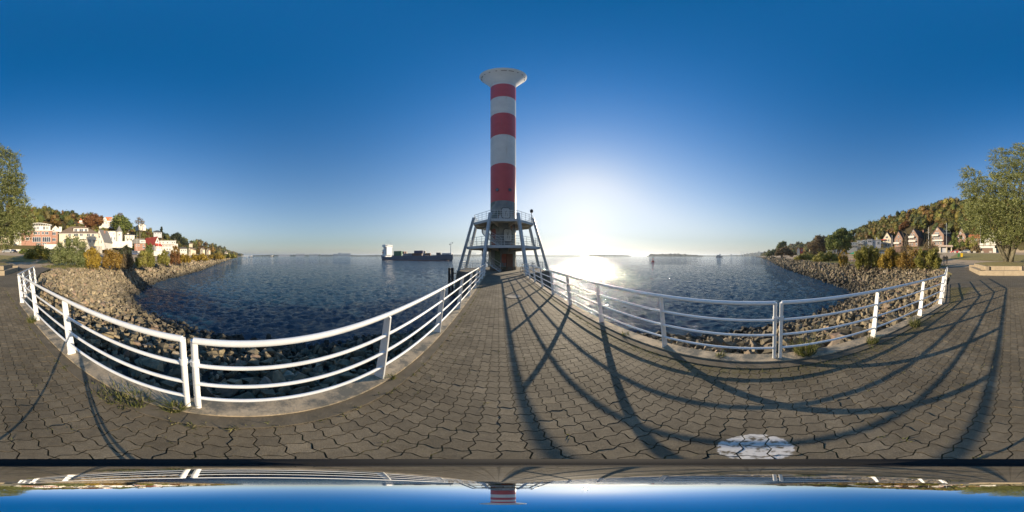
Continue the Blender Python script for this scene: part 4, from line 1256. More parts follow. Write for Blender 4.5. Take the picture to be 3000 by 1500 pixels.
# ------------------------------------------------------------------ shrubs on the bank top
def shrub(px0, px1, y_top, y_bot, d, m, label, cat='shrub', n=2600, size=0.13, name='shrub', aspect=0.4, upright=False, seed=0, twig=0, grp=None, core=0.6):
    r_ = np.random.default_rng(seed + int(px0))
    pc = (px0 + px1) / 2
    b = ray(pc, d, y_bot)
    g = zf(b.x, b.y) if b.y < rimv(b.x) else -0.3
    zb = g
    k = d * R(PXD)
    W_ = (px1 - px0) * k / 2 * 1.14
    zt = CH + d * math.tan(R((750 - y_top) * PXD))
    H_ = max(0.5, zt - zb) * 1.16
    t = thing(name, label, cat, (b.x, b.y, zb), 0, grp)
    right = Vector((math.cos(az_of(pc)), -math.sin(az_of(pc)), 0)); away = Vector((right.y * -1, right.x, 0))
    lobes = []
    nl = 15 if W_ > 1.2 else 8
    for i in range(nl):
        fx = (-0.86 + 1.72 * (i + 0.5) / nl) + r_.normal(0, 0.05); fy = r_.uniform(-0.5, 0.5)
        top = H_ * math.sqrt(max(0.12, 1 - abs(fx) ** 2.2)) * r_.uniform(0.62, 1.0)
        rx = W_ * r_.uniform(0.17, 0.32)
        rz = min(top * 0.5, rx * r_.uniform(1.0, 1.6))
        hz = (top - rz) * (1.0 if i % 2 == 0 else r_.uniform(0.25, 0.8))
        c = Vector((b.x, b.y, zb + max(hz, rz * 0.7))) + right * fx * W_ * 0.9 + away * fy * W_ * 0.6
        lobes.append((c.x, c.y, c.z, rx, rx, rz))
    for fx in (-0.5, 0, 0.5):
        c = Vector((b.x, b.y, zb + H_ * 0.32)) + right * fx * W_; lobes.append((c.x, c.y, c.z, W_ * 0.36, W_ * 0.36, H_ * 0.34))
    add_crown('foliage', lobes, n, size, m, t, r_, aspect, core, droop=-1.2 if upright else 0.0)
    bl = []
    for i in range(9 + twig):
        e = Vector((b.x, b.y, zb)) + right * r_.uniform(-0.9, 0.9) * W_ + away * r_.uniform(-0.5, 0.5) * W_ + Vector((0, 0, H_ * r_.uniform(0.55, 1.08)))
        s0 = Vector((b.x, b.y, zb - 0.1)) + right * r_.uniform(-0.3, 0.3) * W_
        bl.append((bent(s0, e, r_, 0.07 * H_, 4), 0.035, 0.008))
    branches(bl, t, bark, 'stems')
    return t
G1 = 'shrubs along the left shore'; G2_ = 'shrubs along the right shore'
shrub(149, 262, 694, 786, 27, L_SAGE, 'broad tall green willow shrub at the head of the stone cove', n=9000, size=0.13, aspect=0.3, grp=G1)
shrub(246, 296, 712, 784, 26, L_YEL, 'bright yellow shrub beside the broad green willow shrub', n=4200, size=0.11, grp=G1)
shrub(300, 360, 722, 783, 27, L_OCHRE, 'golden ochre shrub standing on its own above the stones', n=4600, size=0.11, grp=G1)
shrub(354, 392, 736, 788, 27, L_TWIG, 'dark twiggy shrub casting no gold, beside the ochre one', n=2200, size=0.10, twig=14, grp=G1, core=0.35)
shrub(396, 454, 736, 778, 31, L_YG, 'grey green willow shrub with thin upright twigs', n=3600, size=0.12, upright=True, grp=G1, twig=10)
shrub(460, 498, 735, 770, 36, L_YG, 'small pale yellow green shrub above the long stone bank', n=2200, size=0.12, upright=True, grp=G1, twig=8)
shrub(497, 530, 736, 771, 40, L_RUST, 'reddish brown twiggy shrub above the long stone bank', n=2000, size=0.13, upright=True, grp=G1, twig=10)
shrub(524, 560, 742, 767, 46, L_YEL, 'low golden shrub following the reddish one along the bank', n=1600, size=0.16, grp=G1)
shrub(72, 148, 717, 757, 42, L_YG, 'round olive shrub by the parked white cars', n=4200, size=0.17, grp=G1)
shrub(56, 84, 727, 748, 60, L_GREEN, 'small green bush under the brick building', n=1200, size=0.22)
shrub(350, 386, 712, 752, 62, L_DARK, 'dark evergreen bush behind the twiggy shrub', n=2200, size=0.2)
shrub(424, 448, 712, 738, 95, L_GREEN, 'bright green round tree before the red roofed house', n=1200, size=0.35, name='small_tree', cat='tree')
shrub(499, 528, 722, 744, 90, L_OCHRE, 'brownish bush before the long white building', n=1100, size=0.3)
shrub(2456, 2486, 729, 772, 33, L_YEL, 'tall yellow green reed clump by the green parasol', n=2600, size=0.14, upright=True, name='reed_clump', cat='reeds', aspect=0.12, grp=G2_)
shrub(2503, 2580, 714, 780, 29, L_YG, 'wide olive shrub right of the green parasol', n=5600, size=0.13, upright=True, grp=G2_, twig=14)
shrub(2574, 2642, 728, 780, 27, L_YEL, 'wide yellow shrub below the cream gabled house', n=5000, size=0.12, upright=True, grp=G2_, twig=10)
shrub(2632, 2704, 722, 788, 25, L_OCHRE, 'brown twiggy shrub between the yellow one and the walkers', n=3600, size=0.11, upright=True, grp=G2_, twig=24, core=0.4)
shrub(2682, 2758, 724, 792, 23.5, L_YG, 'pale olive shrub at the corner of the path by the walkers', n=5200, size=0.11, upright=True, grp=G2_, twig=16)
shrub(2636, 2664, 702, 745, 34, L_TWIG, 'tall bare brown bush in front of the second brick gable', n=1200, size=0.12, upright=True, twig=26, core=0.0)
shrub(2704, 2740, 696, 745, 38, L_TWIG, 'tall bare brown bush in front of the white flagpole', n=1600, size=0.13, upright=True, twig=26, core=0.0)
shrub(2782, 2828, 683, 720, 78, L_GREEN, 'dense round green tree between the two brick gables', n=2600, size=0.26, name='round_tree', cat='tree')
shrub(2826, 2864, 692, 722, 76, L_YG, 'yellowing round tree before the orange roofed house', n=2000, size=0.26, name='round_tree', cat='tree')
shrub(2842, 2874, 718, 733, 72, L_TWIG, 'clipped brown hedge on the bank above the silver car', n=900, size=0.22, name='hedge', cat='hedge')
shrub(2800, 2840, 718, 730, 74, L_TWIG, 'low brown hedge beside the red car', n=900, size=0.22, name='hedge', cat='hedge')
shrub(2384, 2460, 735, 765, 52, L_YG, 'long low olive thicket above the right stone bank', n=3000, size=0.2, grp=G2_)
shrub(2330, 2392, 740, 762, 70, L_YG, 'far low thicket above the right stone bank', n=2000, size=0.26, grp=G2_)
shrub(556, 610, 740, 762, 72, L_YEL, 'long golden thicket along the far left bank', n=2400, size=0.26, grp=G1)
shrub(606, 660, 740, 760, 110, L_YEL, 'farther golden thicket along the left bank', n=1800, size=0.36, grp=G1)
shrub(652, 694, 742, 757, 170, L_YG, 'most distant olive thicket along the left shore', n=1400, size=0.5, grp=G1)

def tree(px, py_base, d, lobes_px, m, label, n, size, name='tree', core=0.7, bark_m=None, grp=None):
    b = ray(px, d, py_base)
    b.z = zf(b.x, b.y) if b.y < rimv(b.x) else b.z
    t = thing(name, label, 'tree', b, 0, grp)
    r_ = np.random.default_rng(int(px) + 3)
    k = d * R(PXD)
    lobes = []
    for (x, y, rp) in lobes_px:
        p = ray(x, d + r_.uniform(-1, 1) * rp * k * 0.6, y); lobes.append((p.x, p.y, p.z, rp * k * 1.1, rp * k * 1.1, rp * k * 0.95))
    add_crown('crown', lobes, n, size, m, t, r_, 0.5, core)
    bl = []
    H_ = max(l[2] for l in lobes) - b.z
    for l in lobes:
        bl.append((bent(b - Vector((0, 0, 0.4)), Vector(l[:3]), r_, 0.04 * H_, 5), 0.03 * H_ + 0.05, 0.03))
    branches(bl, t, bark_m or bark)
    return t
tree(2458, 738, 95, [(2440, 705, 20), (2462, 690, 20), (2480, 700, 18), (2455, 715, 20), (2478, 718, 16), (2432, 722, 12), (2470, 678, 12)], L_GREEN, 'large olive green tree before the white terraces on the right', 5200, 0.5)
tree(2400, 742, 150, [(2395, 715, 16), (2412, 708, 16), (2380, 722, 14), (2415, 722, 14), (2398, 700, 12), (2428, 715, 12)], L_TWIG, 'broad brownish half bare tree on the right shore', 4200, 0.6, core=0.6)
tree(2296, 754, 130, [(2290, 736, 10), (2302, 732, 10), (2282, 740, 8), (2310, 738, 9), (2318, 744, 8), (2276, 744, 6)], L_TWIG, 'spreading bare brown tree at the water on the right', 2600, 0.5, core=0.4)
tree(2290, 745, 170, [(2288, 718, 9), (2296, 714, 8), (2282, 724, 7)], L_SAGE, 'pale round willow crown rising behind the bare tree', 1600, 0.6)
tree(2262, 752, 190, [(2256, 742, 8), (2266, 738, 8), (2272, 744, 6), (2250, 746, 6)], L_SAGE, 'drooping willow at the river edge on the right', 1600, 0.6)
tree(272, 676, 165, [(258, 648, 16), (275, 640, 17), (290, 645, 14), (268, 658, 14)], L_RUST, 'russet beech between the hilltop houses', 2600, 0.7, grp='hilltop trees')
tree(352, 680, 155, [(345, 644, 16), (362, 650, 18), (340, 658, 14), (375, 662, 14), (355, 668, 16)], L_GREEN, 'dark green broad tree right of the hilltop mansion', 3200, 0.7, grp='hilltop trees')
tree(348, 650, 175, [(352, 630, 8), (346, 634, 7)], L_TWIG, 'bare crown sticking up over the dark green tree', 700, 0.35, core=0.0)
tree(408, 664, 170, [(402, 650, 7), (412, 646, 8), (418, 652, 6), (406, 640, 5)], L_TWIG, 'bare tree before the white hilltop gable', 900, 0.35, core=0.0)
tree(473, 692, 200, [(473, 672, 4), (472, 680, 5), (474, 686, 6), (473, 666, 2.5)], L_DARK, 'slim dark spruce on the left skyline', 1500, 0.5, name='spruce_tree')
tree(516, 712, 215, [(510, 694, 10), (520, 690, 10), (526, 698, 8)], L_DARK, 'rounded dark pine on the left skyline', 2000, 0.6, name='pine_tree')
tree(540, 722, 230, [(536, 708, 9), (544, 712, 8)], L_DARK, 'second lower pine on the left skyline', 1400, 0.6, name='pine_tree')
tree(2660, 690, 125, [(2646, 662, 9), (2654, 656, 9), (2640, 668, 7)], L_RUST, 'orange autumn tree behind the brick gables', 1600, 0.5)

# ------------------------------------------------------------------ the wooded hillside
PAL = np.array([(0.135, 0.127, 0.029), (0.094, 0.102, 0.025), (0.177, 0.137, 0.032), (0.220, 0.127, 0.029), (0.153, 0.118, 0.040), (0.062, 0.078, 0.023), (0.234, 0.181, 0.037), (0.177, 0.163, 0.036), (0.185, 0.105, 0.032), (0.128, 0.141, 0.032), (0.156, 0.141, 0.032)])
KEEP = [(224, 252, 659, 170), (290, 337, 660, 165), (152, 183, 676, 135), (402, 430, 667, 175), (448, 476, 689, 190), (552, 566, 722, 300), (2576, 2668, 725, 146), (2658, 2726, 721, 132), (2724, 2794, 718, 116), (2798, 2838, 719, 114), (2836, 2874, 716, 108), (2538, 2584, 722, 140), (2478, 2546, 730, 152), (2332, 2356, 742, 186), (2416, 2478, 740, 168), (525, 572, 741, 205), (584, 615, 741, 310)]
def wood(name, label, u0, u1, smin, smax, n, seed, size_f=1.0):
    r_ = np.random.default_rng(seed)
    VV, FF, CC, b = [], [], [], 0
    v0, f0 = ico(1)
    for i in range(n):
        u = r_.uniform(u0, u1)
        sr = float(np.interp(u, RIDGE_U, RIDGE_S))
        s = smin(u) + (sr + 8 - smin(u)) * r_.uniform() ** 0.85
        v = rimv(u) - s
        d = math.hypot(u, v)
        rr_ = r_.uniform(2.6, 4.8) * size_f
        hh = rr_ * r_.uniform(1.0, 1.5)
        z = zf(u, v) + hh * 0.9
        pxt = ((math.degrees(math.atan2(u, v)) - YAW) / PXD + 1500) % 3000
        top_y = 750 - math.degrees(math.atan2(z + hh * 0.8 - CH, d)) / PXD
        wpx = rr_ / (d * R(PXD))
        if any(a - wpx < pxt < b_ + wpx and d < dd + 2 and top_y < yb - 4 for a, b_, yb, dd in KEEP): continue
        c = PAL[r_.integers(0, len(PAL))] * r_.uniform(0.7, 1.1) * np.array((0.94, 1.0, 0.95))
        nl = 3
        lobes = [(u + r_.normal(0, 0.35) * rr_, v + r_.normal(0, 0.35) * rr_, z + r_.normal(0, 0.25) * hh, rr_ * r_.uniform(0.6, 0.85), rr_ * r_.uniform(0.6, 0.85), hh * r_.uniform(0.55, 0.75)) for _ in range(nl)]
        sz = max(0.32, d * 0.0030) * size_f ** 0.5
        m = int(min(200, 26 * (rr_ / sz) ** 1.35))
        lv, lf, _k = leaf_cloud(r_, lobes, m, sz, 0.55, 0.6)
        lf = tri(lf)
        cv, cf = cores(r_, lobes, 0.78, 1)
        VV += [lv, cv]; FF += [lf + b, cf + b + len(lv)]; b += len(lv) + len(cv)
        CC.append(np.tile(c, (len(lv) + len(cv), 1)))
    np_obj(name, np.concatenate(VV), np.concatenate(FF), L_WOOD, None, col=np.concatenate(CC), kind='stuff', label=label)
wood('hillside_woods', 'autumn woods over the steep hill on the right', -10, 150, lambda u: 84 if u < 20 else 86, None, 1150, 41)
wood('hillside_woods', 'autumn woods thinning along the lower hill on the right', 140, 430, lambda u: 60 if u < 180 else 40, None, 420, 45)
wood('hillside_woods', 'gardens and woods over the village hill on the left', -330, 0, lambda u: 90 if u > -120 else 78 if u > -160 else 60, None, 560, 42)
wood('hillside_woods', 'far wooded slope fading along the left shore', -2200, -300, lambda u: 22, None, 420, 43, 2.0)
wood('hillside_woods', 'far wooded slope running down the river on the right', 400, 1300, lambda u: 25, None, 300, 44, 1.8)
# ------------------------------------------------------------------ houses
brick_r = mat('brick_red', (0.36, 0.195, 0.14), 0.85, (0.29, 0.155, 0.11), 1.5)
brick_b = mat('brick_brown', (0.31, 0.195, 0.145), 0.85, (0.24, 0.15, 0.11), 1.5)
cream = mat('render_cream', (0.64, 0.56, 0.42), 0.85, (0.56, 0.49, 0.37), 0.8)
white_r = mat('render_white', (0.68, 0.65, 0.58), 0.8, (0.60, 0.57, 0.51), 0.8)
greyw = mat('render_grey', (0.50, 0.50, 0.52), 0.7, (0.42, 0.42, 0.44), 0.8)
slate = mat('roof_slate', (0.075, 0.075, 0.08), 0.7, (0.045, 0.045, 0.05), 1.5)
roof_br = mat('roof_brown', (0.17, 0.125, 0.09), 0.85, (0.12, 0.09, 0.065), 1.5)
roof_gr = mat('roof_grey', (0.19, 0.185, 0.175), 0.8, (0.13, 0.128, 0.12), 1.5)
roof_red = mat('roof_red', (0.38, 0.06, 0.035), 0.75, (0.28, 0.045, 0.028), 1.5)
roof_or = mat('roof_orange', (0.48, 0.145, 0.055), 0.75, (0.37, 0.11, 0.04), 1.5)
trim = frame_white
wood_d = mat('wood_brown', (0.20, 0.125, 0.09), 0.8)

class House:
    """drawn in photograph pixels round its foot (px, py) and built d metres away, facing the viewer"""
    def __init__(s, name, label, cat, px, py, d, group=None, yaw=0.0):
        p = ray(px, d, py)
        s.k = d * R(PXD); s.px = px; s.py = py
        s.o = thing(name, label, cat, p, -az_of(px) + yaw, group)
    def X(s, x): return (x - s.px) * s.k
    def Z(s, y): return (s.py - y) * s.k
    def wall(s, x0, x1, y_top, m, dep=9.0, y_bot=None, yo=0.0, name='wall'):
        zb = -3.0 if y_bot is None else s.Z(y_bot)
        return MB().b2(s.X(x0), s.X(x1), yo, yo + dep, zb, s.Z(y_top)).obj(name, m, s.o)
    def gable_front(s, x0, x1, y_eave, y_peak, m_wall, m_roof, dep=11.0, yo=0.0, over=0.35, wall=True, y_bot=None):
        a, b_, e, pk = s.X(x0), s.X(x1), s.Z(y_eave), s.Z(y_peak); c = (a + b_) / 2
        zb = -3.0 if y_bot is None else s.Z(y_bot)
        if wall: MB().yprism([(a, zb), (b_, zb), (b_, e), (c, pk), (a, e)], yo, yo + dep).obj('wall', m_wall, s.o)
        t = 0.22; sl = (pk - e) / max(c - a, 0.1)
        mb = MB()
        for sg in (-1, 1):
            xe = c + sg * ((b_ - a) / 2 + over); ze = pk - sl * ((b_ - a) / 2 + over)
            pol = [(c, pk + 0.03), (xe, ze + 0.03), (xe, ze + t), (c, pk + t + 0.12)]
            mb.yprism(pol if sg < 0 else pol[::-1], yo - 0.3, yo + dep + 0.3)
        return mb.obj('roof', m_roof, s.o)
    def gable_side(s, x0, x1, y_eave, y_peak, m_roof, dep=9.0, yo=0.0, over=0.4):
        a, b_, e, pk = s.X(x0) - over, s.X(x1) + over, s.Z(y_eave), s.Z(y_peak)
        return MB().xprism([(yo - over, e + 0.02), (yo + dep / 2, pk), (yo + dep + over, e + 0.02)], a, b_).obj('roof', m_roof, s.o)
    def hip(s, x0, x1, y_eave, y_peak, m_roof, dep=9.0, yo=0.0, over=0.5, rx0=None, rx1=None):
        a, b_, e, pk = s.X(x0) - over, s.X(x1) + over, s.Z(y_eave) + 0.02, s.Z(y_peak)
        r0 = s.X(rx0) if rx0 else a + dep / 2; r1 = s.X(rx1) if rx1 else b_ - dep / 2
        y0, y1 = yo - over, yo + dep + over; ym = (y0 + y1) / 2
        mb = MB().add([(a, y0, e), (b_, y0, e), (b_, y1, e), (a, y1, e), (r0, ym, pk), (r1, ym, pk)], [(3, 2, 1, 0), (0, 1, 5, 4), (2, 3, 4, 5), (1, 2, 5), (3, 0, 4)])
        rf = mb.obj('roof', m_roof, s.o)
        MB().b2(a + 0.05, b_ - 0.05, y0 + 0.05, y1 - 0.05, e - 0.16, e - 0.004).obj('eaves', trim, rf)
        return rf
    def flat(s, x0, x1, y_top, m, dep=9.0, yo=0.0, over=0.35, th=0.3):
        return MB().b2(s.X(x0) - over, s.X(x1) + over, yo - over, yo + dep + over, s.Z(y_top) + 0.003, s.Z(y_top) + th).obj('roof', m, s.o)
    def win(s, x0, x1, y0, y1, yo=0.0, name='window', nx=2, m=None):
        a, b_, z0, z1 = s.X(x0), s.X(x1), s.Z(y1), s.Z(y0)
        f = 0.10
        mb = MB(); Y0, Y1 = yo - 0.09, yo - 0.004
        mb.b2(a, b_, Y0, Y1, z0, z0 + f); mb.b2(a, b_, Y0, Y1, z1 - f, z1)
        for i in range(nx + 1):
            x = a + (b_ - a - f) * i / nx
            mb.b2(x, x + f, Y0 - 0.002, Y1, z0 + f, z1 - f)
        w = mb.obj(name, m or trim, s.o)
        MB().b2(a + f * 0.5, b_ - f * 0.5, Y1 - 0.045, Y1 - 0.02, z0 + f * 0.5, z1 - f * 0.5).obj('pane', glass_dark, w)
        return w
    def row(s, xs, y0, y1, w, yo=0.0, nx=2):
        for x in xs: s.win(x - w / 2, x + w / 2, y0, y1, yo, nx=nx)
    def chimney(s, x, y_top, w=3, h=8, yo=4.0, m=None):
        MB().b2(s.X(x - w / 2), s.X(x + w / 2), yo, yo + 0.8, s.Z(y_top + h), s.Z(y_top)).obj('chimney', m or brick_r, s.o)
    def balcony(s, x0, x1, y, h_px=4, dep=1.3, m=None, yo=0.0):
        a, b_, z = s.X(x0), s.X(x1), s.Z(y)
        B = MB().b2(a, b_, yo - dep, yo - 0.004, z - 0.18, z).obj('balcony', m or white_r, s.o)
        MB().b2(a, b_, yo - dep, yo - dep + 0.06, z + 0.02, z + h_px * s.k).obj('parapet', m or white_r, B)
    def door(s, x0, x1, y0, y1, m, yo=0.0):
        MB().b2(s.X(x0), s.X(x1), yo - 0.06, yo - 0.004, s.Z(y1), s.Z(y0)).obj('door', m, s.o)

GL = 'houses of the hillside village'
# brick building with glazed arched penthouse
h = House('apartment_house', 'red brick house with glazed arched penthouse', 'house', 116, 718, 90, GL)
h.wall(62, 153, 675, brick_r, 10); h.wall(153.3, 170, 677, brick_r, 9, yo=0.6)
h.flat(62, 153, 675, trim, 10); h.flat(153.6, 170, 677, trim, 9, yo=0.6)
h.wall(96, 148, 658, white_r, 6, y_bot=672.5, yo=2.0, name='penthouse')
mb = MB(); pts = [(h.X(94 + 58 * i / 12), h.Z(657.5 - 6.5 * math.sin(math.pi * (0.25 + 0.75 * i / 12)))) for i in range(13)]
mb.yprism(pts + [(x, z - 0.18) for x, z in pts[::-1]], 0.4, 8.4); h_roof = mb.obj('roof', trim, h.o)
for i in range(8):
    x = h.X(98 + 7 * i); mb = MB().b2(x - 0.06, x + 0.06, 0.5, 0.62, h.Z(674), h.Z(655)); mb.obj('column', trim, h.o)
for x in (100, 108, 126, 136): h.win(x, x + 7, 660, 671, 2.0)
for a, b_ in ((98, 109), (111, 117), (122, 129), (132, 142), (74, 86)): h.win(a, b_, 678, 687)
for a, b_ in ((95, 120), (124, 148)): h.win(a, b_, 694, 709, nx=4)
for a, b_ in ((75, 86), (108, 120), (124, 136)): h.win(a, b_, 695 if a == 75 else 712, 704 if a == 75 else 717)
h.win(153, 164, 679, 688, 0.6); h.win(153, 164, 697, 706, 0.6)
mb = MB().b2(h.X(128), h.X(172), -9, -8.7, h.Z(732), h.Z(719)); mb.obj('garden_wall', white_r, h.o)
# cream bungalow
h = House('small_house', 'small cream flat roofed house half hidden behind willow leaves', 'house', 16, 719, 85, GL)
h.wall(2, 29, 695, cream, 7); h.flat(2, 29, 695, roof_gr, 7); h.win(7, 24, 702, 711, nx=3); h.door(3, 6, 705, 719, wood_d)
h = House('small_house', 'white house with a balcony glimpsed between willow and brick house', 'house', 52, 716, 100, GL)
h.wall(40, 66, 684, white_r, 8); h.wall(46, 64, 672, white_r, 6, y_bot=684, yo=1.5, name='upper_floor'); h.flat(46, 64, 672, roof_gr, 6, yo=1.5); h.row((51, 58), 675, 682, 4, yo=1.5); h.row((46, 56), 690, 698, 5); h.balcony(42, 62, 686, 3)
# cream villa
h = House('villa', 'long cream villa under a big brown hipped roof with dormer', 'house', 232, 716, 92, GL)
h.wall(173, 289, 684, cream, 12)
h.hip(171, 291, 684, 657, roof_br, 12, rx0=206, rx1=250)
d_ = MB().b2(h.X(215), h.X(259), 1.4, 5.2, h.Z(679), h.Z(666.5)).obj('dormer', white_r, h.o)
MB().b2(h.X(212), h.X(262), 0.9, 5.8, h.Z(666.4), h.Z(664.6)).obj('dormer_roof', roof_br, d_)
for a, b_ in ((217, 227), (232, 244), (248, 257)): h.win(a, b_, 668, 677, 1.4)
for a, b_ in ((200, 208), (216, 229), (234, 243), (254, 264), (268, 276)): h.win(a, b_, 684.5, 692)
for a, b_ in ((186, 194), (203, 214), (222, 230), (258, 268), (272, 280)): h.win(a, b_, 700, 711)
h.balcony(236, 252, 700, 3); h.balcony(272, 284, 702, 3); h.chimney(252, 655, 4, 8, 6)
h = House('gabled_house', 'white gable with steep grey roof beside the cream villa', 'house', 292, 717, 96, GL, yaw=R(-28))
h.gable_front(276, 306, 706, 672, white_r, roof_gr, 12); h.row((288, 298), 704, 713, 4); h.win(287, 294, 690, 697); h.chimney(295, 672, 4, 9, 5)
# white house with round turret and white garden wall
h = House('turret_house', 'white house with a round corner turret and pointed slate spire', 'house', 330, 709, 118, GL)
h.wall(303, 352, 677, white_r, 10); h.flat(303, 352, 677, roof_gr, 10)
tx = h.X(349)
MB().lathe([(2.35, -5), (2.35, h.Z(679))], 28, (tx, 0.2, 0)).obj('turret', white_r, h.o, smooth=True)
MB().lathe([(2.65, h.Z(679)), (1.2, h.Z(668)), (0.02, h.Z(659))], 28, (tx, 0.2, 0)).obj('spire', roof_gr, h.o, smooth=True)
h.row((318, 327, 336), 694, 703, 4); h.row((314, 334), 682, 688, 3.5); h.win(347, 351, 686, 691, -2.2, nx=1); h.chimney(312, 673, 3, 6, 4)
mb = MB().b2(h.X(322), h.X(384), -7.3, -6.6, h.Z(727), h.Z(709.5)); mb.obj('terrace_wall', white_r, h.o)
h = House('villa', 'white cube villa with dark hipped roof beside the turret house', 'house', 380, 708, 128, GL)
h.wall(366, 394, 689, white_r, 9); h.hip(365, 395, 689, 682, slate, 9); h.row((372, 379, 387), 692, 697, 4); h.row((374, 384), 699, 706, 4); h.chimney(375, 681, 4, 4, 3, white_r); h.balcony(371, 388, 699, 2.5)
h = House('mansard_house', 'brick house with grey mansard roof and white dormer', 'house', 408, 728, 125, GL)
h.wall(394, 427, 714, brick_r, 9); mb = MB().yprism([(h.X(386), h.Z(713.5)), (h.X(428), h.Z(713.5)), (h.X(423), h.Z(699)), (h.X(392), h.Z(699))], -0.3, 9.3); mb.obj('roof', roof_gr, h.o)
mb = MB().b2(h.X(409), h.X(426), -1.0, 3.0, h.Z(713), h.Z(704)); mb.obj('dormer', white_r, h.o); h.row((414, 418, 422), 706, 711, 3, -1.0, 1); h.row((400, 407, 420), 716, 722, 4); h.win(418, 425, 723, 728)
h = House('red_roof_house', 'white half timbered house with a steep bright red roof', 'house', 461, 733, 126, GL, yaw=R(46))
h.gable_front(448, 474, 717, 694, white_r, roof_red, 13); h.wall(448, 474, 722, white_r, 12, yo=-1.8, name='annex')
mb = MB().add([(h.X(447), -2.1, h.Z(722)), (h.X(475), -2.1, h.Z(722)), (h.X(474), -0.31, h.Z(713)), (h.X(448), -0.31, h.Z(713))], [(0, 1, 2, 3)]); mb.obj('lean_to_roof', roof_red, h.o)
h.win(458, 464, 703, 709); h.row((452, 461, 470), 724, 729, 4, -1.8); h.chimney(461, 692, 3, 7, 8)
h = House('seafront_hotel', 'long white flat roofed building with verandah on the left shore', 'house', 492, 736, 140, GL)
h.wall(463, 515, 706, white_r, 10); h.flat(463, 515, 706, trim, 10); h.wall(515.2, 521, 714, white_r, 8); h.wall(476, 508, 717, white_r, 3, yo=-3.05, name='verandah'); h.flat(476, 508, 717, roof_gr, 2.5, yo=-3.05)
for x in (480, 484, 488, 492, 496, 500, 504): h.win(x - 1.5, x + 1.5, 719, 723, -3.05, nx=1)
for x in (469, 478, 491, 505, 511): h.win(x - 1.7, x + 1.7, 708, 713)
h.row((482, 490, 498), 728, 734, 4, -3.05)
h = House('pavilion', 'low white pavilion with dark roof farther down the left shore', 'house', 537, 738, 165, GL)
h.wall(527, 548, 729, white_r, 8); h.flat(525, 548, 727.5, slate, 8, th=0.5); h.wall(529, 546, 724, slate, 6, y_bot=729, yo=1, name='upper_floor'); h.row((532, 538, 544), 731, 736, 3)
for px, w_, pk, d, lb in ((556, 7, 724, 190, 'white gabled cottage beyond the dark roofed pavilion'), (563, 8, 727, 200, 'white cottage pair partner with brown roof on the left shore'), (591, 9, 725.5, 260, 'tall white gabled house far along the left shore'), (608, 8, 728, 300, 'small far white gable on the left shore'), (661, 7, 735, 480, 'last tiny white gable at the end of the left hill')):
    h = House('cottage', lb, 'house', px, 741, d, GL, yaw=R(-20)); h.gable_front(px - w_ / 2, px + w_ / 2, pk + 5, pk, cream, roof_br, 9); h.win(px - 1.3, px + 1.3, 733, 737, nx=1)
# hilltop houses
h = House('hilltop_house', 'hilltop villa with orange pyramid roof on the left', 'house', 238, 659, 170, GL)
h.wall(227, 250, 652, white_r, 9); h.hip(226, 250, 653, 641, roof_or, 9, rx0=237, rx1=242); MB().b2(h.X(232), h.X(241), -1.2, 2, h.Z(652), h.Z(646)).obj('dormer', white_r, h.o); mb = MB(); mb.lathe([(1.8, h.Z(647)), (0.02, h.Z(636))], 4, (h.X(237), 1.0, 0)); mb.obj('turret_roof', roof_or, h.o); h.row((232, 238, 245), 653.5, 657, 3)
h = House('hilltop_mansion', 'white hilltop mansion with orange mansard and curved gables', 'house', 316, 660, 165, GL)
h.wall(297, 335, 646, white_r, 10); mb = MB().yprism([(h.X(300), h.Z(645.8)), (h.X(334), h.Z(645.8)), (h.X(328), h.Z(635)), (h.X(310), h.Z(635))], -0.4, 10.4); mb.obj('roof', roof_or, h.o)
for x in (307, 331): mb = MB(); mb.yprism([(h.X(x - 6), h.Z(648)), (h.X(x + 6), h.Z(648)), (h.X(x + 5), h.Z(641)), (h.X(x + 2), h.Z(637)), (h.X(x - 2), h.Z(637)), (h.X(x - 5), h.Z(641))], -0.8, 6); mb.obj('gable', white_r, h.o)
h.row((303, 311, 331), 650, 656, 3); h.win(320, 324, 640, 644, -0.4); h.balcony(317, 328, 652, 3)
h.wall(290, 297, 650, white_r, 8, yo=1)
h = House('hilltop_house', 'white gabled house on the slope behind the brick house', 'house', 166, 676, 135, GL)
h.gable_front(153, 172, 670, 661, white_r, roof_br, 9); h.wall(172.2, 181, 664, white_r, 8); h.row((160, 166), 668, 673, 3)
h = House('hilltop_house', 'white gable high on the slope behind a bare tree', 'house', 416, 667, 175, GL, yaw=R(20))
h.gable_front(404, 428, 660, 653, white_r, roof_br, 9); h.row((412, 421), 660, 664, 3)
h = House('hilltop_house', 'dark roofed house by the slim spruce', 'house', 460, 689, 190, GL)
h.wall(450, 474, 681, greyw, 8); h.hip(448, 474, 681, 673, slate, 8); h.row((455, 463, 470), 681, 685, 3)
h = House('hilltop_house', 'small white house on the left skyline beside the pines', 'house', 558, 722, 300, GL)
h.wall(554, 564, 714, cream, 8); h.hip(553, 565, 714, 709, roof_br, 8)

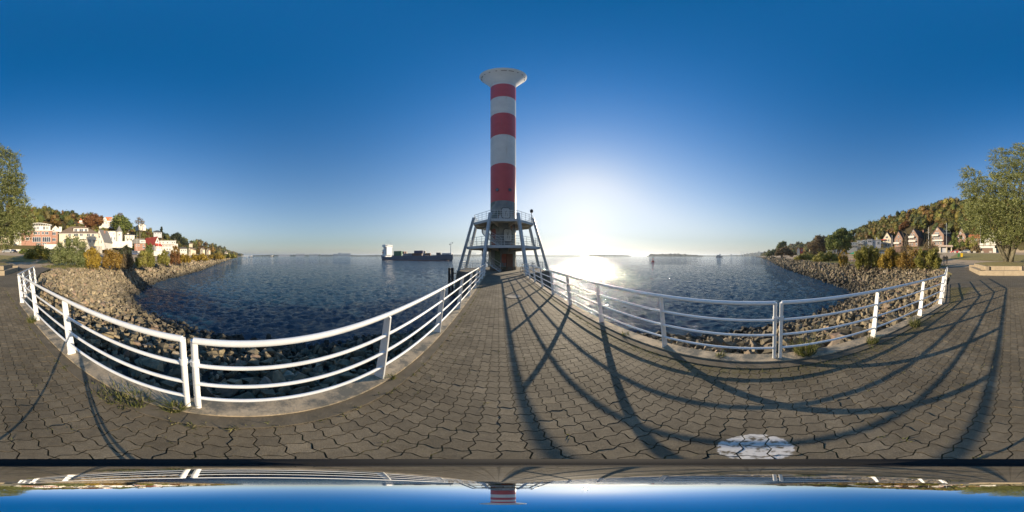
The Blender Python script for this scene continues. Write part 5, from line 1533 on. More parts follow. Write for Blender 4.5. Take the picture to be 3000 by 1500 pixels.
GR = 'gabled houses along the right shore road'
h = House('gabled_house', 'cream gabled house with red awning and balcony', 'house', 2598, 725, 140, GR, yaw=R(-26))
h.gable_front(2586, 2611, 698, 680, cream, slate, 14); h.win(2594, 2602, 692, 698); h.row((2592, 2604), 701, 708, 5); h.row((2596, 2604), 715, 722, 5); h.balcony(2578, 2596, 713, 4)
MB().add([(h.X(2579), -1.8, h.Z(703.5)), (h.X(2595), -1.8, h.Z(703.5)), (h.X(2596), -0.02, h.Z(700.5)), (h.X(2580), -0.02, h.Z(700.5))], [(0, 1, 2, 3)]).obj('awning', mat('awning_red', (0.55, 0.03, 0.03), 0.7), h.o); h.chimney(2612, 677, 3, 5, 7)
h = House('gabled_house', 'narrow brown brick gable with a white balcony', 'house', 2632, 723, 132, GR, yaw=R(-26))
h.gable_front(2619, 2645, 698, 677, brick_b, slate, 14); h.win(2630, 2635, 690, 697); h.row((2627, 2638), 702, 710, 4.5); h.win(2626, 2631, 714, 721); h.balcony(2618, 2637, 714, 4.5); h.chimney(2663, 677, 3, 8, 9)
h = House('gabled_house', 'tall brown brick gable with two white balconies', 'house', 2676, 721, 118, GR, yaw=R(-24))
h.gable_front(2661, 2691, 693, 670, brick_b, slate, 15); h.win(2673, 2677, 675, 680); h.row((2669, 2677), 684, 692, 5); h.row((2665, 2673, 2685), 697, 705, 5); h.row((2664, 2672, 2686), 712, 719, 5); h.balcony(2662, 2680, 696, 5); h.balcony(2661, 2684, 708, 4); h.chimney(2694, 669, 3, 8, 8)
h = House('gabled_house', 'brown brick gable with round window and balconies behind the ship mast', 'house', 2746, 718, 98, GR, yaw=R(-22))
h.gable_front(2727, 2766, 688, 664, brick_b, slate, 16)
mb = MB(); c = Vector((h.X(2745), 0, h.Z(671.5))); mb.path([c + Vector((0, -0.07, 0)), c + Vector((0, -0.004, 0))], 0.5, 20); q = mb.obj('window', trim, h.o); MB().path([c + Vector((0, -0.08, 0)), c + Vector((0, -0.02, 0))], 0.34, 20).obj('pane', glass_dark, q)
h.row((2742, 2748.5), 680, 688, 6); h.row((2733, 2741, 2749, 2757), 692, 702, 5.5); h.row((2741, 2749, 2757), 708, 717, 5.5); h.balcony(2731, 2751, 691, 4); h.balcony(2732, 2765, 706, 3)
h = House('gabled_house', 'brown brick gable partly behind the dense round tree', 'house', 2816, 719, 100, GR, yaw=R(-20))
h.gable_front(2802, 2830, 692, 668, brick_b, slate, 12); h.win(2811, 2816, 679.5, 686); h.row((2808, 2822), 694, 701, 5)
h = House('orange_roof_house', 'low house with a bright orange tiled roof', 'house', 2854, 716, 98, GR)
h.wall(2840, 2869, 698, brick_b, 8); h.gable_side(2839, 2870, 698, 684, roof_or, 8); h.row((2848, 2860), 701, 706, 4); h.chimney(2864, 680, 2, 6, 4)
h = House('white_house', 'white half timbered house hidden behind the willow stems', 'house', 2906, 712, 95, GR)
h.gable_front(2884, 2932, 703, 676, white_r, roof_br, 10); h.row((2893, 2905, 2918), 693, 700, 5); h.win(2903, 2909, 684, 690)
h = House('modern_house', 'grey white modern house with flat roof on the right slope', 'house', 2560, 722, 130, GR)
h.wall(2541, 2556, 700, greyw, 9); h.wall(2556.2, 2581, 703, greyw, 9, yo=0.5); h.flat(2541, 2556, 700, slate, 9); h.flat(2556.6, 2581, 703, trim, 9, yo=0.5); h.win(2543, 2553, 704, 710); h.win(2558, 2562, 708, 714, 0.5); h.win(2570, 2576, 707, 716, 0.5); h.chimney(2569, 694, 3, 8, 4, white_r)
for i, (a, b_, yt, yb, d, lb) in enumerate(((2482, 2512, 711, 730, 135, 'white terraced restaurant with stacked balconies on the right slope'), (2511, 2530, 706, 722, 145, 'white flat roofed terrace house above the restaurant'), (2528, 2542, 704, 716, 150, 'small white terrace house beside the modern house'), (2448, 2474, 726, 739, 150, 'low white beach house behind the large olive tree'), (2420, 2446, 729, 740, 170, 'low white shed row left of the large olive tree'))):
    h = House('terrace_house', lb, 'house', (a + b_) / 2, yb, d, GR)
    h.wall(a, b_, yt, white_r, 8); h.flat(a, b_, yt, trim, 8); n = max(2, int((b_ - a) / 7))
    h.row([a + (b_ - a) * (k + 0.5) / n for k in range(n)], yt + 2, yt + 5.5, 4)
    if yb - yt > 14: h.balcony(a, b_, yt + 8, 2.2, 1.6); h.row([a + (b_ - a) * (k + 0.5) / n for k in range(n)], yt + 10, yt + 14, 4)
h = House('timber_house', 'white and orange half timbered house by the bare shore trees', 'house', 2345, 742, 180, GR)
h.gable_front(2335, 2343, 731, 725, white_r, roof_or, 8); h.wall(2343.2, 2353, 727, roof_red, 8); h.flat(2343.2, 2353, 727, slate, 8); h.win(2347, 2351, 730, 736)
# garages at the road
h = House('garage', 'flat garage with one rolled shutter and one open bay', 'garage', 2770, 743.5, 76)
cg = cream
h.wall(2751, 2756, 724, cg, 6); h.wall(2772, 2775, 724, cg, 6); h.wall(2786, 2789, 724, cg, 6); MB().b2(h.X(2756.1), h.X(2785.9), 5.5, 6, -1, h.Z(724)).obj('back_wall', cg, h.o)
h.flat(2750, 2790, 724, concrete, 6, th=0.6); h.door(2756.2, 2771.8, 726, 743, greyw, yo=0.6); MB().b2(h.X(2749), h.X(2791), -0.4, -0.2, h.Z(722.5), h.Z(718)).obj('sign_board', mat('sign_pale', (0.55, 0.50, 0.42), 0.7, (0.35, 0.2, 0.15), 0.8), h.o)
MB().b2(h.X(2748), h.X(2791), -2.0, -1.6, -1, h.Z(740)).obj('kerb_wall', concrete, h.o)
h = House('garage', 'white garage block with wide brown roller door under a terrace', 'garage', 2894, 743, 72)
h.wall(2871, 2874, 727, white_r, 6); h.wall(2909, 2918, 727, white_r, 6); h.wall(2870, 2914, 713, white_r, 6, y_bot=726.8, name='terrace'); h.door(2874.2, 2908.8, 727, 743, wood_d, yo=0.5); MB().b2(h.X(2869), h.X(2915), -0.15, 0.05, h.Z(719.5), h.Z(718.3)).obj('cornice', roof_br, h.o)
MB().b2(h.X(2842), h.X(2870.8), 0.4, 0.8, -1, h.Z(731)).obj('yard_wall', white_r, h.o)
for px, d, lb in ((2798, 69, 'beside the red car'), (2812, 69, 'between the red and the silver car'), (2838, 68, 'just behind the silver hatchback'), (2855, 67, 'before the white yard wall'), (2878, 66, 'at one edge of the brown roller door'), (2902, 66, 'before the middle of the brown roller door')):
    p = ray(px, d, 742); MB().box((0, 0, 0.35), (1.1, 0.5, 0.9)).obj('concrete_block', concrete, None, label='pale concrete road block ' + lb, cat='block', group='road blocks').location = (p.x, p.y, zf(p.x, p.y))

def free_wall(label, px0, px1, y0, y1, d, m):
    h = House('garden_wall', label, 'wall', (px0 + px1) / 2, y1, d)
    n = max(2, int((px1 - px0) / 8))
    for i in range(n):
        a, b_ = px0 + (px1 - px0) * i / n, px0 + (px1 - px0) * (i + 1) / n
        MB().b2(h.X(a) + 0.02, h.X(b_) - 0.02, 0, 0.4, -1.5, h.Z(y0)).obj('wall_panel', m, h.o)
    MB().b2(h.X(px0) - 0.05, h.X(px1) + 0.05, -0.05, 0.45, h.Z(y0) + 0.004, h.Z(y0) + 0.14).obj('coping', concrete, h.o)
free_wall('low white garden wall behind the silver estate and the white car', 4, 84, 731, 740, 78, white_r)
free_wall('pinkish brick retaining wall behind the pale olive shrub', 2676, 2714, 728, 742, 84, brick_r)
free_wall('grey stone retaining wall under the cream villa', 176, 300, 722, 738, 84, concrete)
free_wall('long white promenade wall before the red roofed house', 398, 526, 736, 742, 96, white_r)
free_wall('brown brick retaining wall below the narrow brick gables', 2596, 2672, 727, 741, 96, brick_b)

# flagpoles and masts
def mast(px, y0, y1, d, label, cross=(), r=0.06, m=None):
    b = ray(px, d, y0); tz = ray(px, d, y1).z
    t = thing('flagpole', label, 'flagpole', b, -az_of(px))
    MB().tube((0, 0, -1.5), (0, 0, tz - b.z), r * 1.4, r * 0.7, n=8).obj('pole', m or white_paint, t, smooth=True)
    for (yy, w) in cross:
        z = ray(px, d, yy).z - b.z; MB().tube((-w, -0.1, z), (w, -0.1, z), r * 0.7, n=6).obj('yard', m or white_paint, t)
        for s_ in (-1, 1): MB().tube((s_ * w, -0.1, z), (0, 0, tz - b.z - 0.2), 0.012, n=4).obj('stay', m or white_paint, t)
mast(2720.5, 718, 665, 80, 'thin white flagpole with a short yard left of the masted gable', ((682, 0.5),))
mast(2773, 722, 653, 82, 'tall signal mast with crosstrees and stays', ((683, 2.2), (676, 0.8)), 0.07, grey_paint)
mast(2872, 712, 654, 74, 'white flagpole on the garage terrace', (), 0.06)
mast(464.5, 737, 699, 120, 'white flagpole before the red roofed house', ())
mast(512.5, 736, 698, 140, 'white flagpole at the end of the long white building', ())
mast(401, 728, 681, 118, 'thin mast behind the mansard house', (), 0.05)
mast(2613.5, 720, 689, 120, 'thick white pole between the two gables', (), 0.12)

# ------------------------------------------------------------------ cars
def car(px, d, label, paint, L_=4.3, yaw=0.0, van=False, y=None):
    p = ray(px, d, 742); p.z = zf(p.x, p.y) + 0.04
    if y is not None: p.z = y
    t = thing('parked_car' if not van else 'parked_van', label, 'van' if van else 'car', p, -az_of(px) + yaw, 'vehicles parked along the shore road')
    h_ = 1.45 if not van else 2.3
    lo = [(-0.5, 0.25), (0.5, 0.25), (0.5, 0.62), (0.47, 0.72), (0.26, 0.86), (-0.44, 0.90), (-0.5, 0.75)] if not van else [(-0.5, 0.25), (0.5, 0.25), (0.5, 0.9), (0.42, 1.05), (-0.5, 1.1)]
    hi = [(0.27, 0.862), (0.10, h_ - 0.03), (-0.26, h_), (-0.43, 0.905)] if not van else [(0.42, 1.052), (0.33, h_ - 0.05), (-0.48, h_), (-0.5, 1.102)]
    B = MB().yprism([(x * L_, z) for x, z in lo], -0.86, 0.86).obj('body', paint, t)
    MB().yprism([(x * L_, z) for x, z in hi], -0.74, 0.74).obj('cabin', paint, t)
    for s_ in (-1, 1):
        g = [(x * L_ * 0.9 - 0.02, 0.87 + (z - 0.86) * 0.82 + 0.05) for x, z in hi]
        MB().yprism(g, s_ * 0.742, s_ * 0.748).obj('side_window', glass_dark, t)
        for x in (-0.31, 0.31):
            w = MB().path([(x * L_, s_ * 0.70, 0.32), (x * L_, s_ * 0.88, 0.32)], 0.32, 18).obj('wheel', rubber, t, smooth=True)
            MB().path([(x * L_, s_ * 0.86, 0.32), (x * L_, s_ * 0.89, 0.32)], 0.2, 14).obj('rim', mat('alloy', (0.5, 0.5, 0.5), 0.4, metal=0.8), w)
        MB().b2(0.485 * L_, 0.503 * L_, s_ * 0.62 - 0.16, s_ * 0.62 + 0.16, 0.58, 0.70).obj('headlight', trim, t)
        MB().b2(-0.503 * L_, -0.485 * L_, s_ * 0.66 - 0.12, s_ * 0.66 + 0.12, 0.62, 0.76).obj('tail_light', mat('lamp_red', (0.5, 0.02, 0.02), 0.3), t)
c_white = mat('car_white', (0.75, 0.75, 0.74), 0.25, (0.72, 0.72, 0.71), 1, coat=0.5)
c_silver = mat('car_silver', (0.50, 0.51, 0.52), 0.3, (0.47, 0.48, 0.49), 1, metal=0.6, coat=0.5)
c_red = mat('car_red', (0.45, 0.02, 0.03), 0.25, (0.42, 0.02, 0.03), 1, coat=0.5)
c_blue = mat('car_navy', (0.03, 0.05, 0.11), 0.25, (0.03, 0.045, 0.1), 1, coat=0.5)
car(22, 66, 'silver estate car by the turf left of the white cars', c_silver, 4.6, R(8))
car(41, 70, 'dark blue small car half behind the silver estate', c_blue, 3.8, R(60))
car(70, 68, 'white estate car before the brick house', c_white, 4.6, R(5))
car(392, 92, 'dark blue delivery van before the mansard house', c_blue, 5.6, R(20), True)
car(2829, 69, 'silver hatchback beside the white yard wall', c_silver, 4.2, R(180))
car(2800, 73, 'bright red car beside the garage', c_red, 4.4, R(170))
car(2780, 79, 'white car standing in the open garage bay', c_white, 3.9, R(90))
car(2588, 95, 'grey camper van behind the yellow shrub', c_silver, 5.2, R(10), True)
for i, (px, d, c_, nm) in enumerate(((418, 95, c_white, 'white car under the mansard house'), (436, 98, c_silver, 'silver car under the red roofed house'), (452, 100, c_red, 'red car before the red roofed house'), (505, 118, c_white, 'white car before the long white building'), (545, 130, c_blue, 'dark car before the low pavilion'))):
    car(px, d, nm, c_, 4.3, R(10 * i))

# green parasol and litter bins
p = ray(2508, 48, 768); p.z = zf(p.x, p.y)
t = thing('parasol', 'green beer garden parasol above the right stone bank', 'parasol', p)
MB().tube((0, 0, 0), (0, 0, 2.9), 0.04, n=8).obj('pole', wood_d, t)
MB().lathe([(2.0, 2.15), (1.98, 2.22), (0.05, 3.05)], 8).obj('canopy', mat('parasol_green', (0.02, 0.24, 0.13), 0.8), t)
t2 = thing('parasol', 'faded green parasol beyond the wide olive shrub', 'parasol', ray(2530, 56, 765)); t2.location.z = zf(t2.location.x, t2.location.y)
MB().tube((0, 0, 0), (0, 0, 2.8), 0.04, n=8).obj('pole', wood_d, t2); MB().lathe([(1.9, 2.1), (1.88, 2.17), (0.05, 2.9)], 8).obj('canopy', mat('parasol_pale', (0.16, 0.28, 0.16), 0.8), t2)
for i, (dx, dy) in enumerate(((-1.3, 0.6), (1.0, 0.8))):
    q = thing('picnic_table', ('wooden picnic table under the green parasol', 'second wooden picnic table beside the green parasol')[i], 'table', p + Vector((dx, dy, 0)), R(30 * i), 'beer garden tables')
    MB().b2(-0.8, 0.8, -0.35, 0.35, 0.70, 0.76).obj('table_top', mat('wood_warm', (0.36, 0.17, 0.08), 0.7), q)
    for s_ in (-1, 1):
        MB().b2(-0.8, 0.8, s_ * 0.72 - 0.13, s_ * 0.72 + 0.13, 0.42, 0.46).obj('bench', MATS['wood_warm'], q); MB().b2(s_ * 0.6 - 0.04, s_ * 0.6 + 0.04, -0.7, 0.7, 0.34, 0.41).obj('brace', MATS['wood_warm'], q); MB().b2(s_ * 0.6 - 0.035, s_ * 0.6 + 0.035, -0.1, 0.1, 0, 0.699).obj('leg', MATS['wood_warm'], q)
p = ray(2506.5, 46, 755); p.z = zf(p.x, p.y)
t = thing('street_sign', 'white square sign on a post beside the green parasol', 'sign', p, -az_of(2506)); MB().tube((0, 0, 0), (0, 0, 2.0), 0.04, n=8).obj('post', grey_paint, t); MB().b2(-0.35, 0.35, -0.06, -0.03, 1.85, 2.55).obj('panel', frame_white, t)
for px, m_, lb in ((2808.5, mat('bin_green', (0.06, 0.17, 0.06), 0.5), 'green wheelie bin on the grass'), (2817.5, mat('bin_yellow', (0.72, 0.46, 0.02), 0.5), 'yellow wheelie bin on the grass')):
    p = ray(px, 47, 754); p.z = zf(p.x, p.y)
    t = thing('litter_bin', lb, 'bin', p, -az_of(px) + R(8))
    mb = MB(); mb.add([(x * (0.26 if z == 0 else 0.33), y * (0.26 if z == 0 else 0.34), z) for z in (0, 1.0) for x, y in ((-1, -1), (1, -1), (1, 1), (-1, 1))], [(3, 2, 1, 0), (4, 5, 6, 7), (0, 1, 5, 4), (1, 2, 6, 5), (2, 3, 7, 6), (3, 0, 4, 7)]); mb.obj('body', m_, t)
    MB().xprism([(-0.38, 1.005), (0.36, 1.005), (0.38, 1.1), (-0.30, 1.13)], -0.35, 0.35).obj('lid', m_, t)
    for s_ in (-1, 1): MB().path([(s_ * 0.30, 0.28, 0.1), (s_ * 0.36, 0.28, 0.1)], 0.1, 12).obj('wheel', rubber, t)

# ------------------------------------------------------------------ two walkers
def person(px, d, label, coat, legs, hair, stride, turn=0.0):
    p = ray(px, d, 771); p.z = zf(p.x, p.y)
    t = thing('person', label, 'person', p, -az_of(px) + turn, 'two walkers on the path')
    J = {'pel': (0, 0, 0.93), 'sp': (0, 0.02, 1.15), 'ch': (0, 0.01, 1.36), 'nk': (0, 0.0, 1.50), 'hd': (0, 0.01, 1.60), 'tp': (0, 0.0, 1.72),
         'sl': (-0.19, 0, 1.41), 'el': (-0.25, -0.03, 1.14), 'wl': (-0.24, 0.06, 0.90), 'fl': (-0.23, 0.09, 0.80),
         'sr': (0.19, 0, 1.41), 'er': (0.25, -0.03, 1.14), 'wr': (0.24, 0.06, 0.90), 'fr': (0.23, 0.09, 0.80),
         'hl': (-0.10, 0, 0.88), 'kl': (-0.10, 0.10 * stride, 0.48), 'al': (-0.10, 0.13 * stride - 0.02, 0.08), 'tl': (-0.10, 0.13 * stride + 0.13, 0.04),
         'hr': (0.10, 0, 0.88), 'kr': (0.10, -0.02 * stride, 0.48), 'ar': (0.10, -0.20 * stride, 0.09), 'tr': (0.10, -0.20 * stride + 0.14, 0.04)}
    E = [('pel', 'sp'), ('sp', 'ch'), ('ch', 'nk'), ('nk', 'hd'), ('hd', 'tp'), ('ch', 'sl'), ('sl', 'el'), ('el', 'wl'), ('wl', 'fl'), ('ch', 'sr'), ('sr', 'er'), ('er', 'wr'), ('wr', 'fr'), ('pel', 'hl'), ('hl', 'kl'), ('kl', 'al'), ('al', 'tl'), ('pel', 'hr'), ('hr', 'kr'), ('kr', 'ar'), ('ar', 'tr')]
    Rd = dict(pel=0.165, sp=0.16, ch=0.17, nk=0.062, hd=0.10, tp=0.075, sl=0.085, el=0.06, wl=0.045, fl=0.042, sr=0.085, er=0.06, wr=0.045, fr=0.042, hl=0.105, kl=0.07, al=0.05, tl=0.045, hr=0.105, kr=0.07, ar=0.05, tr=0.045)
    names = list(J)
    me = bpy.data.meshes.new('body'); me.from_pydata([J[n] for n in names], [(names.index(a), names.index(b_)) for a, b_ in E], [])
    o = bpy.data.objects.new('body', me); COL.objects.link(o); o.parent = t
    sk = o.modifiers.new('skin', 'SKIN'); ss_ = o.modifiers.new('sub', 'SUBSURF'); ss_.levels = ss_.render_levels = 1
    for i, n in enumerate(names):
        me.skin_vertices[0].data[i].radius = (Rd[n] * (1.1 if n in ('ch', 'pel', 'sp') else 1), Rd[n] * (0.72 if n in ('ch', 'pel', 'sp') else 1))
    me.skin_vertices[0].data[names.index('pel')].use_root = True
    dg = bpy.context.evaluated_depsgraph_get(); ev = o.evaluated_get(dg); m2 = bpy.data.meshes.new_from_object(ev)
    o.modifiers.clear(); o.data = m2
    skin = mat('skin', (0.45, 0.27, 0.19), 0.6)
    m2.materials.clear()
    for m_ in (coat, legs, skin, hair, rubber): m2.materials.append(m_)
    for f in m2.polygons:
        z = f.center.z; f.use_smooth = True
        f.material_index = 4 if z < 0.10 else 1 if z < 0.80 and abs(f.center.x) < 0.19 else 2 if (z < 0.87 and abs(f.center.x) > 0.19) else 0 if z < 1.50 else (3 if (z > 1.62 or f.center.y < 0.05) else 2)
    return t
d1 = mat('coat_black', (0.022, 0.022, 0.026), 0.8); d2 = mat('jeans_dark', (0.03, 0.04, 0.065), 0.85); hb = mat('hair_dark', (0.03, 0.022, 0.016), 0.6)
person(2765.5, 31.6, 'walker in a black jacket and dark jeans next to the shrub', d1, d2, hb, 1.0)
person(2773.5, 31.8, 'walker in an olive black jacket and black trousers on the grass side', mat('coat_olive', (0.04, 0.038, 0.028), 0.8), d1, hb, -0.9, R(6))

# ------------------------------------------------------------------ ships, buoys, far shore
def boxpart(t, name, m, x0, x1, y0, y1, z0, z1):
    return MB().b2(x0, x1, y0, y1, z0, z1).obj(name, m, t)
sp = ray(1214, 190, 762); sp.z = WZ
ship = thing('container_ship', 'dark blue container ship with white deckhouse astern', 'ship', sp, -az_of(1214) - R(30))
k = 0.40
def SX(zx):
    t_ = math.tan((zx * 0.09705 + 1090 - 1214) * R(PXD)); y = -6.6
    # where the sight line meets the ship's near side, in ship coordinates (hull turned 30 deg towards the viewer)
    c_, s_ = math.cos(R(30)), math.sin(R(30))
    return (190 * t_ + y * (t_ * c_ - s_)) / (c_ + t_ * s_)
def SZ(zy): return (762 - (690 + zy * 0.09705)) * k * 1.05
hullm = mat('hull_blue', (0.045, 0.085, 0.145), 0.5, (0.035, 0.065, 0.115), 0.25)
bootm = mat('hull_red', (0.16, 0.07, 0.045), 0.7)
st = [(228, 600, 0.55, 0.12), (262, 610, 0.8, 0.6), (330, 625, 0.95, 0.9), (420, 660, 1.0, 1.0), (580, 655, 1.0, 1.0), (640, 620, 1.0, 1.0), (1300, 622, 1.0, 1.0), (1900, 612, 1.0, 0.97), (2060, 592, 0.93, 0.8), (2200, 586, 0.72, 0.5), (2320, 582, 0.4, 0.16), (2388, 580, 0.05, 0.02)]
mb = MB(); b_ = []
for (zx, zy, wt, wb) in st:
    x = SX(zx); zt = SZ(zy); xb = x * (0.965 if abs(x) > 36 else 1)
    mb.v += [(xb, -7 * wb, -1.2), (x, -7 * (wt * 0.6 + wb * 0.4), 1.6), (x, -7 * wt, zt), (x, 7 * wt, zt), (x, 7 * (wt * 0.6 + wb * 0.4), 1.6), (xb, 7 * wb, -1.2)]
for i in range(len(st) - 1):
    for j in range(5): mb.f.append((6 * i + j, 6 * i + 6 + j, 6 * i + 7 + j, 6 * i + j + 1))
mb.f.append((0, 1, 2, 3, 4, 5)); e = 6 * (len(st) - 1); mb.f.append((e + 5, e + 4, e + 3, e + 2, e + 1, e))
mb.obj('hull', hullm, ship)
boxpart(ship, 'boot_top', bootm, SX(300), SX(2300), -7.04, 7.04, -0.6, 0.35)
shw = mat('ship_white', (0.78, 0.78, 0.77), 0.5, (0.7, 0.7, 0.69), 0.4)
dh = boxpart(ship, 'deckhouse', shw, SX(300), SX(400), -6.2, 6.2, SZ(650), SZ(600)); boxpart(ship, 'deckhouse_tower', shw, SX(330), SX(428), -5.6, 5.6, SZ(600) - 0.01, SZ(330)); boxpart(ship, 'bridge', shw, SX(318), SX(420), -7.2, 7.2, SZ(345), SZ(270))
boxpart(ship, 'funnel_casing', greyw, SX(258), SX(328), -3.0, 3.0, SZ(600), SZ(420))
for i in range(11):
    y = -6.9 + 1.27 * i; boxpart(ship, 'bridge_window', glass_dark, SX(420) + 0.004, SX(420) + 0.05, y, y + 0.9, SZ(318), SZ(296))
for r_ in range(5):
    for i in range(4):
        x = SX(345 + 18 * i); z = SZ(560 - 46 * r_); boxpart(ship, 'porthole', glass_dark, x, x + 0.45, -5.66, -5.604, z, z + 0.5)
MB().tube((SX(410), 0, SZ(270)), (SX(410), 0, SZ(120)), 0.2, 0.1, n=8).obj('mast', shw, ship); MB().tube((SX(478), 0, SZ(270)), (SX(478), 0, SZ(170)), 0.25, 0.1, n=8).obj('mast', shw, ship)
MB().b2(SX(440), SX(510), -0.4, 0.4, SZ(250), SZ(243)).obj('radar', shw, ship); MB().tube((SX(330), 0, SZ(152)), (SX(485), 0, SZ(152)), 0.06, n=5).obj('yard', shw, ship)
lb_ = boxpart(ship, 'lifeboat_frame', greyw, SX(250), SX(330), -2.5, 2.5, SZ(600), SZ(560)); mb = MB(); mb.path([(SX(250), -3.0, SZ(520)), (SX(270), -3, SZ(525)), (SX(310), -3, SZ(480)), (SX(325), -3, SZ(455))], [0.2, 1.0, 1.0, 0.2], 10); mb.obj('lifeboat', mat('lifeboat_orange', (0.5, 0.10, 0.05), 0.5), ship, smooth=True)
fm = MB().tube((SX(2318), 0, SZ(560)), (SX(2322), 0, SZ(260)), 0.55, 0.2, n=10).obj('foremast', shw, ship, smooth=True)
MB().tube((SX(2275), 0, SZ(335)), (SX(2375), 0, SZ(305)), 0.12, n=6).obj('foremast_yard', shw, fm)
for zx, zy in ((2285, 335), (2368, 300)): MB().lathe([(0.05, 0), (0.5, 0.3), (0.5, 0.9), (0.1, 1.2)], 10, (SX(zx), 0, SZ(zy))).obj('lamp', black_steel, fm)
boxpart(ship, 'forecastle_bulwark', greyw, SX(2070), SX(2360), -3.2, 3.2, SZ(592), SZ(550))
def cont(x0, x1, y0, y1, c, lb, c2=None, dep=(-6.6, -4.2)):
    o = thing('shipping_container', lb, 'container', (0, 0, 0), 0, 'containers stowed on the ship')
    o.parent = None
    M_ = ship.matrix_basis
    o.location = sp; o.rotation_euler = ship.rotation_euler
    mm = mat('cont_' + str(c), c, 0.6, c2)
    B = MB().b2(SX(x0), SX(x1), dep[0], dep[1], SZ(y1), SZ(y0)).obj('body', mm, o)
    n = max(3, int((SX(x1) - SX(x0)) / 0.7)); mb = MB()
    for i in range(n):
        x = SX(x0) + (SX(x1) - SX(x0)) * (i + 0.3) / n; mb.b2(x, x + 0.25, dep[0] - 0.06, dep[0] - 0.003, SZ(y1) + 0.15, SZ(y0) - 0.15)
    mb.obj('side_ribs', mm, B)
cont(655, 883, 480, 550, (0.02, 0.16, 0.075), 'upper green container next to the deckhouse'); cont(655, 883, 551, 622, (0.018, 0.14, 0.07), 'lower green container next to the deckhouse')
cont(800, 880, 490, 556, (0.45, 0.2, 0.14), 'salmon container behind the upper green one', dep=(0, 2.4)); cont(800, 900, 490, 556, (0.5, 0.42, 0.33), 'cream container at the far side behind the green pair', dep=(3, 5.4))
cont(935, 1070, 557, 628, (0.17, 0.20, 0.24), 'grey blue container, deckhouse end of the grey row'); cont(1072, 1200, 548, 626, (0.16, 0.18, 0.22), 'grey container, bow end of the grey row'); cont(1205, 1262, 546, 624, (0.10, 0.05, 0.04), 'dark brown container against the blue and brown stack')
cont(1268, 1532, 478, 548, (0.03, 0.04, 0.13), 'dark blue container on top of a brown one'); cont(1264, 1500, 549, 622, (0.11, 0.045, 0.035), 'brown container under the dark blue one')
cont(1440, 1540, 486, 550, (0.42, 0.37, 0.3), 'pale container behind the dark blue one', dep=(-1, 1.4)); cont(1536, 1604, 556, 620, (0.06, 0.08, 0.12), 'small navy container amidships'); cont(1620, 1752, 548, 612, (0.13, 0.045, 0.032), 'single rust brown container amidships'); cont(1938, 2060, 538, 600, (0.035, 0.045, 0.075), 'single navy container before the foremast')

def buoy(px, py, d, m, label, s=1.0):
    p = ray(px, d, py); p.z = WZ
    t = thing('buoy', label, 'buoy', p)
    MB().lathe([(0.6 * s, -0.4), (1.25 * s, -0.1), (1.3 * s, 0.5 * s), (1.0 * s, 0.75 * s), (0.4 * s, 1.0 * s)], 20).obj('float', m, t, smooth=True)
    MB().lathe([(0.42 * s, 1.0 * s), (0.26 * s, 3.2 * s), (0.3 * s, 3.25 * s)], 12).obj('tower', m, t, smooth=True)
    MB().lathe([(0.05, 3.25 * s), (0.16 * s, 3.3 * s), (0.14 * s, 3.7 * s), (0.02, 4.4 * s)], 10).obj('lantern', black_steel, t, smooth=True)
buoy(1913, 767.5, 130, mat('buoy_red', (0.62, 0.03, 0.03), 0.45, (0.5, 0.03, 0.03), 2), 'bright red can buoy floating on the open river')
buoy(723, 757, 330, mat('beacon_grey', (0.35, 0.36, 0.36), 0.6), 'small grey marker post off the left shore', 0.9)
buoy(2182, 754.6, 700, black_steel, 'tiny dark marker post off the right shore', 1.3)

far_green = mat('far_shore', (0.10, 0.115, 0.075), 0.95, (0.065, 0.08, 0.05), 0.01)
def far_land(name, label, px0, px1, d, tops, seed, width=500):
    """low shore far away with an uneven line of tree crowns; tops: [(px, y_top)]"""
    r_ = np.random.default_rng(seed)
    n = int(px1 - px0) + 1
    VV = []; FF = []
    for i in range(n):
        a0 = az_of(px0 + i)
        VV += [(d * math.sin(a0), d * math.cos(a0), WZ - 1), (d * math.sin(a0), d * math.cos(a0), WZ + 3), ((d + width) * math.sin(a0), (d + width) * math.cos(a0), WZ + 6)]
    for i in range(n - 1):
        for j in range(2): FF.append((3 * i + j, 3 * i + 3 + j, 3 * i + 4 + j, 3 * i + 1 + j))
    np_obj(name, VV, FF, far_green, kind='structure', label=label)
    v0, f0 = ico(2)
    TV, TF, CC, b = [], [], [], 0
    px = px0
    while px < px1:
        yt = np.interp(px, [t_[0] for t_ in tops], [t_[1] for t_ in tops])
        H_ = (750 - yt) * R(PXD) * d + CH - WZ
        if H_ > 4:
            rr_ = H_ * r_.uniform(0.30, 0.55); zc = WZ + H_ * r_.uniform(0.45, 0.62)
            a0 = az_of(px); dd = d + r_.uniform(10, 120)
            v = v0 * (1 + 0.25 * r_.normal(size=(len(v0), 1)))
            TV.append(v * (rr_ * 1.5, rr_ * 1.5, H_ - (zc - WZ)) + (dd * math.sin(a0), dd * math.cos(a0), zc)); TF.append(f0 + b); b += len(v0)
            CC.append(np.tile(np.array((0.075, 0.085, 0.05)) * r_.uniform(0.7, 1.3), (len(v0), 1)))
            px += max(0.5, rr_ / (R(PXD) * d)) * r_.uniform(0.6, 1.5)
        else: px += 1.0
    if TV: np_obj('distant_trees', np.concatenate(TV), np.concatenate(TF), L_WOOD, None, col=np.concatenate(CC), kind='stuff', label='hazy line of trees on ' + label)
far_land('far_shore', 'the low far bank upstream', 742, 1110, 2600, [(742, 748), (800, 746.5), (900, 746), (1000, 746), (1060, 748), (1110, 747)], 1)
far_land('far_shore', 'the low far bank beyond the container ship', 1100, 1700, 2800, [(1100, 747), (1320, 746), (1420, 745.5), (1500, 746), (1600, 748), (1700, 748)], 2)
far_land('far_shore', 'the low bank under the sun', 1640, 1850, 2400, [(1640, 750), (1724, 750), (1732, 746), (1800, 746.5), (1840, 748), (1850, 750)], 3)
